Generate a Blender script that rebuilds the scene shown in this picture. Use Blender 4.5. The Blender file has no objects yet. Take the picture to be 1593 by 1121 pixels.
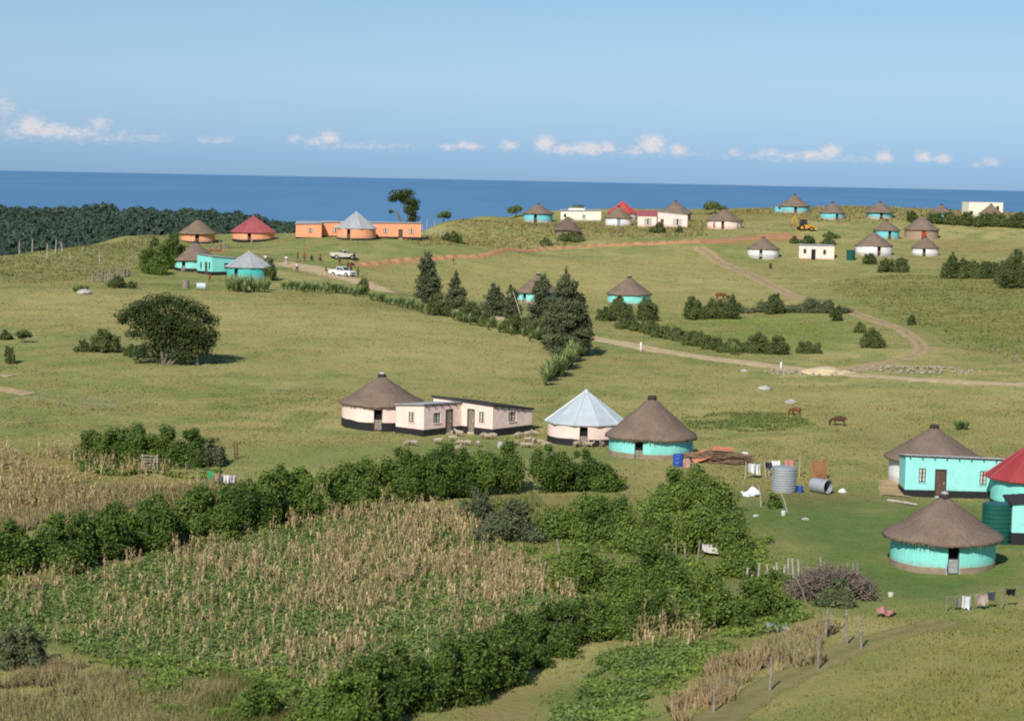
import bpy, bmesh, math, random
import numpy as np
from mathutils import Vector, Matrix, noise as mnoise
random.seed(7)
RNG = np.random.default_rng(7)
PI = math.pi
sc = bpy.context.scene
COL = sc.collection

# ------------------------------------------------------------------ camera
F = 3300.0                       # focal length in photo pixels (photo 1593 x 1121)
CX, CY = 796.5, 560.5
CAM = Vector((0, 0, 40.0))
TH = math.atan((CY - 273.0) / F)
RO = math.radians(1.15)
FW = Vector((0, math.cos(TH), -math.sin(TH)))
R0 = Vector((1, 0, 0)); U0 = Vector((0, math.sin(TH), math.cos(TH)))
RV = R0 * math.cos(RO) + U0 * math.sin(RO)
UV = U0 * math.cos(RO) - R0 * math.sin(RO)
cam = bpy.data.cameras.new('camera'); camo = bpy.data.objects.new('camera', cam)
COL.objects.link(camo); sc.camera = camo
cam.sensor_fit = 'HORIZONTAL'; cam.sensor_width = 36; cam.lens = 36 * F / 1593
cam.dof.use_dof = True; cam.dof.focus_distance = 210; cam.dof.aperture_fstop = .62
cam.clip_start = 0.5; cam.clip_end = 200000
camo.matrix_world = Matrix(((RV.x, UV.x, -FW.x, CAM.x), (RV.y, UV.y, -FW.y, CAM.y), (RV.z, UV.z, -FW.z, CAM.z), (0, 0, 0, 1)))

def ray(px, py):
    return FW + RV * ((px - CX) / F) - UV * ((py - CY) / F)
def at(px, py, Y):
    d = ray(px, py); return CAM + d * (Y / d.y)
def scale_at(p):                 # metres per photo pixel at a world point
    return (Vector(p) - CAM).dot(FW) / F

# ------------------------------------------------------------------ terrain
CP = [(-60,1121,97),(0,1121,97),(300,1121,97.5),(800,1121,98.5),(1200,1121,94),(1593,1121,87),(1700,1121,84),
 (0,900,128),(500,1000,115),(250,1000,115),(650,800,152),(350,800,153),(800,1000,114),(1593,950,120),(1200,1000,114),(1593,1020,106),
 (1465,893,134),(1150,850,142),(900,900,132),(1250,770,161),(1395,755,168),(1593,700,187),(1300,660,200),(1012,715,173),
 (593,672,190),(830,700,180),(300,720,170),(0,700,174),(0,820,144),(-100,820,144),(700,590,227),(265,567,230),(0,600,214),(-100,600,214),(500,560,236),
 (440,446,330),(650,484,294),(850,545,253),(100,450,311),(0,480,285),(-100,470,290),(300,442,332),(390,437,344),
 (308,379,424),(394,377,428),(553,374,425),(650,366,450),(0,400,380),(-80,405,375),(100,386,400),(200,366,430),
 (531,430,368),(540,402,402),(825,474,345),(978,475,350),(750,430,400),(820,392,465),(560,412,398),(1090,375,490),
 (835,348,540),(690,345,520),(950,347,540),(1050,352,530),(1128,356,520),(1185,403,475),(1275,404,475),(1360,398,480),
 (1440,397,485),(1235,331,565),(1295,341,550),(1370,340,552),(1463,341,552),(1541,341,566),(1610,346,560),(1400,371,520),(1250,358,515),
 (1500,470,352),(1593,560,259),(1430,545,270),(1593,420,440),(1680,420,440),(1300,490,330),(1100,430,415),(1200,520,294),(1000,540,268),
 (1593,600,233),(1680,600,233),(1200,575,247),(1000,600,227),(1230,323,600),(1100,332,585),(1350,322,600),(1500,327,600),(900,340,575),(750,339,560)]
pts = []
for px, py, Y in CP:
    p = at(px, py, Y); pts.append((p.x, p.y, p.z))
for px, Y, dr in ((0,410,18.6),(100,425,17.2),(0,440,21.5),(-80,440,22),(100,445,19.5),(200,455,16.2),(200,480,17.5),(300,485,17.5),(450,485,17),(550,495,17),(650,505,15.5),(720,545,12.3),(780,560,11.6),(650,560,22),(720,500,13.8),(760,530,12.9),(690,560,15.5),(735,570,15),(720,620,20),(780,630,20)):
    p = at(px, 300, Y); pts.append((p.x, p.y, 40 - dr))
for px in (-100, 150, 400, 600):
    for Y, dr in ((540, 30), (640, 62), (800, 95)):
        p = at(px, 300, Y); pts.append((p.x, p.y, 40 - dr))
for px in (800, 1000, 1300, 1600, 1750):
    for Y, dr in ((680, 22), (760, 60), (860, 95)):
        p = at(px, 300, Y); pts.append((p.x, p.y, 40 - dr))
for X in (-45, 0, 45):
    pts += [(X, 62, 40 - 19.5), (X, 20, 40 - 8.5), (X, 0, 38.0), (X, -60, 44.0)]
pts = np.array(pts)
def tps(d2):
    return np.where(d2 > 1e-9, 0.5 * d2 * np.log(np.maximum(d2, 1e-9)), 0.0)
S = 100.0
A = pts[:, :2] / S; n = len(A)
K = tps(((A[:, None] - A[None]) ** 2).sum(-1)) + np.eye(n) * 0.0008
Pm = np.c_[np.ones(n), A]
M = np.block([[K, Pm], [Pm.T, np.zeros((3, 3))]])
W = np.linalg.solve(M, np.r_[pts[:, 2], 0, 0, 0])
def vnoise(x, y, seed=0):
    x = x + seed * 17.31; y = y + seed * 9.77
    xi = np.floor(x).astype(np.int64); yi = np.floor(y).astype(np.int64)
    fx = x - xi; fy = y - yi
    fx = fx * fx * (3 - 2 * fx); fy = fy * fy * (3 - 2 * fy)
    def h(a, b):
        k = (a * 374761393 + b * 668265263 + seed * 974711) & 0xffffffff
        k = ((k ^ (k >> 13)) * 1274126177) & 0xffffffff
        return ((k ^ (k >> 16)) & 0xffff) / 65535.0
    a = h(xi, yi); b = h(xi + 1, yi); c = h(xi, yi + 1); d = h(xi + 1, yi + 1)
    return (a * (1 - fx) + b * fx) * (1 - fy) + (c * (1 - fx) + d * fx) * fy
def fbm(x, y, seed=0, o=4):
    s = 0; a = .5; t = 0
    for i in range(o):
        s = s + a * vnoise(x, y, seed + i); t += a; x = x * 2.03; y = y * 2.03; a *= .5
    return s / t
def hraw(x, y):
    x = np.asarray(x, float); y = np.asarray(y, float); sh = x.shape
    x = x.ravel(); y = y.ravel()
    xc = np.clip(x, -260, 260); yc = np.clip(y, -100, 900)
    out = np.empty(len(x))
    for i in range(0, len(x), 40000):
        q = np.c_[xc[i:i+40000], yc[i:i+40000]] / S
        out[i:i+40000] = tps(((q[:, None] - A[None]) ** 2).sum(-1)) @ W[:n] + W[n] + q @ W[n+1:]
    nz = (fbm(x / 14, y / 14, 3, 4) - .5) * .7 * np.clip((y - 60) / 60, 0, 1)
    far = np.clip((y - 620) / 120, 0, 1)
    out = np.maximum(out * (1 - far) + np.minimum(out, -62) * far, -64) + nz * (1 - far)
    out = np.where(y > 900, -64, out)
    return out.reshape(sh)
DX = 0.8
gx = np.arange(-176, 176.01, DX); gy = np.arange(56, 660.01, DX)
GX, GY = np.meshgrid(gx, gy)          # rows: y
GZ = hraw(GX, GY)
def hz(x, y):
    x = np.asarray(x, float); y = np.asarray(y, float)
    u = np.clip((x - gx[0]) / DX, 0, len(gx) - 1.001); v = np.clip((y - gy[0]) / DX, 0, len(gy) - 1.001)
    i = u.astype(int); j = v.astype(int); fu = u - i; fv = v - j
    return (GZ[j, i] * (1 - fu) + GZ[j, i+1] * fu) * (1 - fv) + (GZ[j+1, i] * (1 - fu) + GZ[j+1, i+1] * fu) * fv
def P(px, py):                         # photo pixel -> point on the ground
    d = ray(px, py)
    Y = np.arange(62, 655, .25); k = Y / d.y
    X = d.x * k; Z = CAM.z + d.z * k
    below = np.nonzero(Z < hz(X, Y))[0]
    if len(below) == 0:
        i = int(np.argmin(Z - hz(X, Y)))
        return Vector((X[i], Y[i], float(hz(X[i], Y[i]))))
    i = below[0]
    a = Y[max(i - 1, 0)]; b = Y[i]
    for _ in range(12):
        m = (a + b) / 2; k = m / d.y
        if CAM.z + d.z * k < hz(d.x * k, m): b = m
        else: a = m
    k = b / d.y
    return Vector((d.x * k, b, float(hz(d.x * k, b))))
def gnd(x, y): return float(hz(x, y))
def Pvec(pxs, pys): return [P(a, b) for a, b in zip(pxs, pys)]

# ------------------------------------------------------------------ materials
def lin(r, g, b):
    f = lambda c: (c / 255 / 12.92) if c <= 10 else ((c / 255 + .055) / 1.055) ** 2.4
    return (f(r), f(g), f(b))
def newmat(name):
    m = bpy.data.materials.new(name); m.use_nodes = True
    nt = m.node_tree; nt.nodes.clear()
    o = nt.nodes.new('ShaderNodeOutputMaterial'); b = nt.nodes.new('ShaderNodeBsdfPrincipled')
    nt.links.new(b.outputs[0], o.inputs[0])
    return m, nt, b, o
def nd(nt, t, **kw):
    x = nt.nodes.new(t)
    for k, v in kw.items(): setattr(x, k, v)
    return x
def mixc(nt, fac, a, b, blend='MIX'):
    m = nd(nt, 'ShaderNodeMix', data_type='RGBA', blend_type=blend)
    for s, v in ((m.inputs[0], fac), (m.inputs[6], a), (m.inputs[7], b)):
        if hasattr(v, 'links') or hasattr(v, 'is_linked'): nt.links.new(v, s)
        elif isinstance(v, (int, float)): s.default_value = v
        else: s.default_value = (*v[:3], 1)
    return m.outputs[2]
def math_(nt, op, a, b=None, c=None, clamp=False):
    m = nd(nt, 'ShaderNodeMath', operation=op); m.use_clamp = clamp
    for i, v in enumerate((a, b, c)):
        if v is None: continue
        if hasattr(v, 'is_linked'): nt.links.new(v, m.inputs[i])
        else: m.inputs[i].default_value = v
    return m.outputs[0]
def ntex(nt, scale, detail=4, rough=.55, vec=None, coord='Object'):
    t = nd(nt, 'ShaderNodeTexNoise'); t.inputs['Scale'].default_value = scale
    t.inputs['Detail'].default_value = detail; t.inputs['Roughness'].default_value = rough
    if vec is None:
        c = nd(nt, 'ShaderNodeTexCoord'); vec = c.outputs[coord]
    nt.links.new(vec, t.inputs['Vector'])
    return t.outputs['Fac']
def ramp(nt, fac, lo, hi):
    r = nd(nt, 'ShaderNodeMapRange'); nt.links.new(fac, r.inputs[0])
    r.inputs[1].default_value = lo; r.inputs[2].default_value = hi
    return r.outputs[0]
def bump(nt, b, h, strength, dist):
    x = nd(nt, 'ShaderNodeBump'); x.inputs['Strength'].default_value = strength; x.inputs['Distance'].default_value = dist
    nt.links.new(h, x.inputs['Height']); nt.links.new(x.outputs[0], b.inputs['Normal'])
def rough_mat(name, c, c2=None, scale=1.5, rough=.85, bs=.3, bd=.03, metal=0., lo=.35, hi=.65, spec=.3):
    m, nt, b, o = newmat(name)
    c2 = c2 or tuple(x * .78 for x in c)
    f = ramp(nt, ntex(nt, scale, 6, .62), lo, hi)
    f2 = ramp(nt, ntex(nt, scale * 9, 3), .3, .75)
    col = mixc(nt, f, c, c2)
    col = mixc(nt, math_(nt, 'MULTIPLY', f2, .22), col, tuple(x * .6 for x in c))
    nt.links.new(col, b.inputs['Base Color'])
    b.inputs['Roughness'].default_value = rough; b.inputs['Metallic'].default_value = metal
    b.inputs['Specular IOR Level'].default_value = spec
    bump(nt, b, f2, bs, bd)
    return m
def paint(name, c, grime=(.30, .24, .17)):
    """lime/mud plaster with brushed paint: blotches, rain streaks, splashes of mud low on the wall"""
    m, nt, b, o = newmat(name)
    tc = nd(nt, 'ShaderNodeTexCoord')
    f = ramp(nt, ntex(nt, .9, 6, .65), .38, .68)
    mp = nd(nt, 'ShaderNodeMapping'); mp.inputs['Scale'].default_value = (3.5, 3.5, .35)
    nt.links.new(tc.outputs['Object'], mp.inputs[0])
    st = ramp(nt, ntex(nt, 1.3, 5, .6, vec=mp.outputs[0]), .52, .78)
    col = mixc(nt, math_(nt, 'MULTIPLY', f, .7), c, tuple(x * .76 for x in c))
    col = mixc(nt, math_(nt, 'MULTIPLY', st, .34), col, tuple(.5 * x + .5 * g for x, g in zip(c, grime)))
    sp = nd(nt, 'ShaderNodeSeparateXYZ'); nt.links.new(tc.outputs['Object'], sp.inputs[0])
    low = ramp(nt, math_(nt, 'ADD', sp.outputs[2], math_(nt, 'MULTIPLY', ntex(nt, 3.2, 5), -1.1)), .12, -.3)
    col = mixc(nt, math_(nt, 'MULTIPLY', low, .55, clamp=True), col, grime)
    nt.links.new(col, b.inputs['Base Color'])
    b.inputs['Roughness'].default_value = .8; b.inputs['Specular IOR Level'].default_value = .25
    bump(nt, b, ntex(nt, 5, 5), .5, .04)
    return m
def thatch(name, c, c2):
    m, nt, b, o = newmat(name)
    tc = nd(nt, 'ShaderNodeTexCoord'); sp = nd(nt, 'ShaderNodeSeparateXYZ'); nt.links.new(tc.outputs['Object'], sp.inputs[0])
    ang = math_(nt, 'ARCTAN2', sp.outputs[1], sp.outputs[0])
    r = math_(nt, 'SQRT', math_(nt, 'ADD', math_(nt, 'MULTIPLY', sp.outputs[0], sp.outputs[0]), math_(nt, 'MULTIPLY', sp.outputs[1], sp.outputs[1])))
    cb = nd(nt, 'ShaderNodeCombineXYZ')
    nt.links.new(math_(nt, 'MULTIPLY', ang, 16.), cb.inputs[0]); nt.links.new(math_(nt, 'MULTIPLY', r, 1.1), cb.inputs[1])
    f = ntex(nt, 1.6, 6, .7, vec=cb.outputs[0])
    g = ntex(nt, .55, 5, .6)
    k = ramp(nt, math_(nt, 'ADD', math_(nt, 'MULTIPLY', f, .62), math_(nt, 'MULTIPLY', g, .55)), .40, .76)
    col = mixc(nt, k, c2, c)
    sky = ramp(nt, ntex(nt, 1.7, 4), .6, .8)
    col = mixc(nt, math_(nt, 'MULTIPLY', sky, .5), col, (.085, .07, .055))
    nt.links.new(col, b.inputs['Base Color']); b.inputs['Roughness'].default_value = .95
    b.inputs['Specular IOR Level'].default_value = .15
    bump(nt, b, f, .9, .10)
    return m
def sheet_metal(name, c, rust=None, metal=.35, rough=.5):
    m, nt, b, o = newmat(name)
    f = ramp(nt, ntex(nt, .8, 5, .6), .35, .7)
    col = mixc(nt, f, c, tuple(x * .82 for x in c))
    if rust:
        rr = ramp(nt, ntex(nt, 1.6, 6, .7), .58, .72)
        col = mixc(nt, math_(nt, 'MULTIPLY', rr, .6), col, rust)
    nt.links.new(col, b.inputs['Base Color'])
    b.inputs['Metallic'].default_value = metal; b.inputs['Roughness'].default_value = rough
    return m
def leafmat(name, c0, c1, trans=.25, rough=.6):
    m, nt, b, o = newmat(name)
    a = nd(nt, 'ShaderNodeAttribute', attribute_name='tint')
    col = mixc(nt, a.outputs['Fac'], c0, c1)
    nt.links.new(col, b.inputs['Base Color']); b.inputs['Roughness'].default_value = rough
    b.inputs['Specular IOR Level'].default_value = .2
    t = nd(nt, 'ShaderNodeBsdfTranslucent'); nt.links.new(col, t.inputs[0])
    mx = nd(nt, 'ShaderNodeMixShader'); mx.inputs[0].default_value = trans
    nt.links.new(b.outputs[0], mx.inputs[1]); nt.links.new(t.outputs[0], mx.inputs[2]); nt.links.new(mx.outputs[0], o.inputs[0])
    return m
TURQ = (.235, .69, .61)
MT = {
 'turq': paint('turquoise_paint', TURQ), 'turq_blue': paint('blue_turquoise_paint', (.17, .55, .60)), 'turq_deep': paint('deep_turquoise_paint', (.07, .46, .43)),
 'pale_turq': paint('pale_turquoise_paint', (.30, .73, .68)),
 'pink': paint('pale_pink_paint', (.87, .66, .58)), 'peach': paint('peach_paint', (.84, .635, .56)), 'orange': paint('orange_paint', (.80, .345, .18)),
 'white': paint('white_paint', (.76, .75, .73)), 'cream': paint('cream_paint', (.80, .77, .62)), 'tan': paint('mud_wall', (.34, .25, .18)), 'mud': paint('dark_mud_wall', (.20, .14, .10)),
 'black': rough_mat('black_band_paint', (.022, .022, .024)), 'stone': rough_mat('mud_plinth', (.30, .23, .17), (.22, .165, .12)), 'pinkband': rough_mat('pink_band', (.62, .42, .36)),
 'thatch': thatch('grey_thatch', (.235, .176, .132), (.120, .088, .066)), 'thatch_old': thatch('old_brown_thatch', (.19, .14, .105), (.09, .066, .05)), 'thatch_gold': thatch('brown_gold_thatch', (.25, .185, .12), (.12, .09, .06)),
 'zinc': sheet_metal('galvanised_sheet', (.50, .56, .58), metal=.15), 'red': sheet_metal('red_roof_paint', (.33, .045, .045), metal=0, rough=.6), 'redpink': sheet_metal('faded_red_roof_paint', (.36, .085, .09), metal=0, rough=.65),
 'redbright': sheet_metal('bright_red_roof_paint', (.44, .065, .055), metal=0, rough=.6),
 'zinctank': sheet_metal('dull_tank_sheet', (.30, .33, .35), (.22, .16, .11), metal=.1, rough=.6),
 'zincdark': sheet_metal('weathered_sheet', (.40, .42, .42), (.24, .14, .08), metal=.2, rough=.6),
 'fascia': rough_mat('dark_fascia', (.04, .036, .034)), 'wood': rough_mat('grey_wood', (.30, .26, .21), (.17, .14, .11), 4), 'wood_pale': rough_mat('pale_wood', (.46, .41, .34), (.30, .26, .21), 4),
 'wood_dark': rough_mat('brown_door_wood', (.13, .075, .05), (.08, .05, .035), 3), 'bark': rough_mat('bark', (.20, .165, .13), (.09, .07, .055), 5),
 'doorgrey': rough_mat('grey_door', (.34, .36, .36), (.24, .25, .25), 3), 'doorred': rough_mat('red_door', (.42, .04, .025)), 'doorblue': rough_mat('blue_door', (.22, .34, .48)),
 'dark': rough_mat('dark_interior', (.012, .012, .013)), 'frame': rough_mat('window_frame_paint', (.05, .055, .06)), 'framewhite': rough_mat('pale_window_frame', (.55, .52, .46)),
 'tankgreen': rough_mat('green_plastic_tank', (.012, .10, .075), rough=.4, bs=.05), 'blueplastic': rough_mat('blue_plastic', (.03, .09, .38), rough=.4, bs=.05),
 'rubber': rough_mat('rubber', (.02, .02, .021)), 'chrome': rough_mat('light_grey_metal', (.5, .5, .5), rough=.4), 'carwhite': rough_mat('white_car_paint', (.78, .78, .77), (.7, .69, .66), rough=.3, bs=0., spec=.5), 'cardust': rough_mat('dusty_white_car_paint', (.66, .62, .54), (.52, .47, .39), rough=.45, bs=0., spec=.5),
 'yellow': rough_mat('yellow_machine_paint', (.62, .34, .03), (.42, .24, .04), rough=.5, bs=.05), 'rust': rough_mat('rust', (.36, .13, .07), (.24, .08, .05)),
 'stoneblock': rough_mat('rubble_stone', (.36, .31, .24), (.24, .20, .15), 2), 'sand': rough_mat('builders_sand', (.58, .48, .29), (.46, .37, .22), 2), 'concrete': rough_mat('concrete', (.46, .44, .40), (.34, .32, .29)),
 'soil': rough_mat('red_soil', (.49, .255, .12), (.34, .18, .085), .8, bs=.7, bd=.1), 'soilbrown': rough_mat('brown_soil', (.27, .19, .125), (.19, .13, .085), .8, bs=.7, bd=.1),
 'brush': rough_mat('grey_brushwood', (.215, .175, .135), (.105, .085, .065), 5), 'twig': rough_mat('brown_sticks', (.25, .17, .11), (.12, .08, .05), 5),
 'wool': rough_mat('dirty_wool', (.54, .45, .33), (.42, .34, .24), 6, bs=.8, bd=.05), 'sheepface': rough_mat('sheep_face', (.36, .28, .20)),
 'cow': rough_mat('brown_hide', (.20, .075, .035), (.12, .045, .022), 2), 'cowdark': rough_mat('dark_brown_hide', (.085, .04, .022), (.05, .025, .015), 2),
 'skin': rough_mat('dark_brown_skin', (.10, .055, .035), bs=.05), 'hair': rough_mat('black_hair', (.012, .011, .01)),
}
def plain(c, rough=.85):
    key = 'c%02d%02d%02d' % tuple(int(x * 99) for x in c)
    if key not in MT: MT[key] = rough_mat('cloth_' + key, c, rough=rough, bs=.1)
    return MT[key]
def glassmat():
    m, nt, b, o = newmat('window_glass')
    b.inputs['Base Color'].default_value = (.03, .035, .04, 1); b.inputs['Roughness'].default_value = .08
    return m
MT['glass'] = glassmat()
LEAF = {
 'hedge': leafmat('hedge_leaves', (.028, .062, .012), (.19, .275, .048)),
 'bush': leafmat('bush_leaves', (.038, .080, .014), (.25, .335, .064)),
 'dark': leafmat('dark_tree_leaves', (.018, .034, .010), (.095, .130, .036)),
 'pine': leafmat('pine_needles', (.040, .058, .026), (.19, .215, .105), .25),
 'greygreen': leafmat('grey_green_leaves', (.055, .078, .034), (.20, .225, .11)),
 'far': leafmat('far_bush_leaves', (.042, .068, .020), (.20, .235, .075)),
 'forest': leafmat('hazed_forest_leaves', (.036, .066, .045), (.080, .120, .074), .1),  # bluish, narrow tones put distance haze into the leaf colour
 'aloe': leafmat('aloe_leaves', (.085, .135, .045), (.31, .38, .14), .2),
 'corn': leafmat('dry_maize', (.30, .22, .11), (.70, .56, .30), .35),
 'bean': leafmat('bean_leaves', (.062, .108, .028), (.215, .29, .075)),
}
# ------------------------------------------------------------------ mesh helpers
class B:
    """collects shapes, builds ONE mesh object"""
    def __init__(s): s.v = []; s.f = []
    def add(s, vs, fs):
        o = len(s.v); s.v += [tuple(v) for v in vs]; s.f += [tuple(i + o for i in f) for f in fs]; return s
    def box(s, x0, x1, y0, y1, z0, z1, M=None):
        vs = [Vector((x, y, z)) for z in (z0, z1) for x, y in ((x0, y0), (x1, y0), (x1, y1), (x0, y1))]
        if M is not None: vs = [M @ v for v in vs]
        return s.add(vs, [(3, 2, 1, 0), (4, 5, 6, 7), (0, 1, 5, 4), (1, 2, 6, 5), (2, 3, 7, 6), (3, 0, 4, 7)])
    def tube(s, p0, p1, r0, r1=None, n=8, jitter=0):
        r1 = r0 if r1 is None else r1
        p0 = Vector(p0); p1 = Vector(p1); d = (p1 - p0).normalized()
        a = d.orthogonal().normalized(); b = d.cross(a); vs = []
        for p, r in ((p0, r0), (p1, r1)):
            for i in range(n):
                t = 2 * PI * i / n; k = r * (1 + random.uniform(-jitter, jitter)); vs.append(p + a * math.cos(t) * k + b * math.sin(t) * k)
        fs = [(i, (i + 1) % n, n + (i + 1) % n, n + i) for i in range(n)] + [tuple(range(n))[::-1], tuple(range(n, 2 * n))]
        return s.add(vs, fs)
    def path(s, ps, rs, n=7):
        ps = [Vector(p) for p in ps]; vs = []
        for k, p in enumerate(ps):
            d = (ps[min(k + 1, len(ps) - 1)] - ps[max(k - 1, 0)]).normalized()
            a = d.cross(Vector((.31, .95, .05))).normalized(); b = d.cross(a)
            for i in range(n):
                t = 2 * PI * i / n; vs.append(p + (a * math.cos(t) + b * math.sin(t)) * rs[k])
        fs = [(k * n + i, k * n + (i + 1) % n, (k + 1) * n + (i + 1) % n, (k + 1) * n + i) for k in range(len(ps) - 1) for i in range(n)]
        fs += [tuple(range(n))[::-1], tuple(range((len(ps) - 1) * n, len(ps) * n))]
        return s.add(vs, fs)
    def lathe(s, prof, n=32, cap=True, wob=0, seed=0):
        vs = []; fs = []
        for k, (r, z) in enumerate(prof):
            for i in range(n):
                t = 2 * PI * i / n; rr = r
                if wob: rr = r + wob * mnoise.noise(Vector((math.cos(t) * 2.2 + seed, math.sin(t) * 2.2, z * 1.3 + seed)))
                vs.append((rr * math.cos(t), rr * math.sin(t), z))
        for k in range(len(prof) - 1):
            fs += [(k * n + i, k * n + (i + 1) % n, (k + 1) * n + (i + 1) % n, (k + 1) * n + i) for i in range(n)]
        if cap: fs += [tuple(range((len(prof) - 1) * n, len(prof) * n)), tuple(range(n))[::-1]]
        return s.add(vs, fs)
    def ball(s, c, r, sub=2, squash=(1, 1, 1), noise=0., seed=0, M=None):
        bm = bmesh.new(); bmesh.ops.create_icosphere(bm, subdivisions=sub, radius=1)
        c = Vector(c); vs = []
        for v in bm.verts:
            p = v.co.copy(); k = 1 + noise * mnoise.noise(p * 1.8 + Vector((seed, seed * .7, 0)))
            q = Vector((p.x * r * squash[0] * k, p.y * r * squash[1] * k, p.z * r * squash[2] * k))
            vs.append((M @ q if M is not None else q) + c)
        fs = [[v.index for v in f.verts] for f in bm.faces]; bm.free()
        return s.add(vs, fs)
    def poly_prism(s, outline, y0, y1):
        """outline in x,z extruded along y"""
        n = len(outline)
        vs = [(x, y0, z) for x, z in outline] + [(x, y1, z) for x, z in outline]
        return s.add(vs, [tuple(range(n)), tuple(range(n, 2 * n))[::-1]] + [((i + 1) % n, i, n + i, n + (i + 1) % n) for i in range(n)])
    def build(s, name, mat, parent=None, smooth=False, loc=None):
        me = bpy.data.meshes.new(name); me.from_pydata(s.v, [], s.f); me.update()
        if smooth: me.shade_smooth()
        return link(name, me, mat, parent, loc)
def link(name, me, mat, parent=None, loc=None):
    if mat is not None and not len(me.materials): me.materials.append(mat)
    o = bpy.data.objects.new(name, me); COL.objects.link(o)
    if parent is not None: o.parent = parent
    if loc is not None: o.location = loc
    return o
def npmesh(name, V, Q, mat, tint=None, color=None, parent=None, smooth=False, loc=None):
    """big mesh from arrays; Q (n,3) or (n,4); tint per face; color per vertex"""
    V = np.asarray(V, np.float32); Q = np.asarray(Q, np.int32); k = Q.shape[1]
    me = bpy.data.meshes.new(name)
    me.vertices.add(len(V)); me.vertices.foreach_set('co', V.ravel())
    me.loops.add(Q.size); me.loops.foreach_set('vertex_index', Q.ravel())
    me.polygons.add(len(Q)); me.polygons.foreach_set('loop_start', np.arange(0, Q.size, k, dtype=np.int32))
    me.polygons.foreach_set('loop_total', np.full(len(Q), k, np.int32))
    me.polygons.foreach_set('use_smooth', np.full(len(Q), bool(smooth)))
    me.update(calc_edges=True)
    if tint is not None:
        a = me.attributes.new('tint', 'FLOAT', 'FACE'); a.data.foreach_set('value', np.asarray(tint, np.float32))
    if color is not None:
        a = me.attributes.new('col', 'FLOAT_COLOR', 'POINT')
        c = np.ones((len(V), 4), np.float32); c[:, :3] = color; a.data.foreach_set('color', c.ravel())
    return link(name, me, mat, parent, loc)
def thing(name, label, cat, loc, rz=0., group=None):
    o = bpy.data.objects.new(name, None); COL.objects.link(o); o.empty_display_size = .2
    o.location = loc; o.rotation_euler = (0, 0, rz)
    return tag(o, label, cat, group)
def tag(o, label, cat, group=None):
    o['label'] = label; o['category'] = cat
    if group: o['group'] = group
    return o
def struct(o): o['kind'] = 'structure'; return o
def stuff(o, label, cat):
    o['kind'] = 'stuff'; o['label'] = label; o['category'] = cat; return o
def dup(root, loc, rz, label=None, scale=None):
    r = root.copy(); COL.objects.link(r); r.location = loc; r.rotation_euler = (0, 0, rz)
    if scale: r.scale = (scale, scale, scale)
    if label: r['label'] = label
    for ch in list(root.children):
        c = ch.copy(); COL.objects.link(c); c.parent = r
        for g in list(ch.children):
            d = g.copy(); COL.objects.link(d); d.parent = c
    return r

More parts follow.
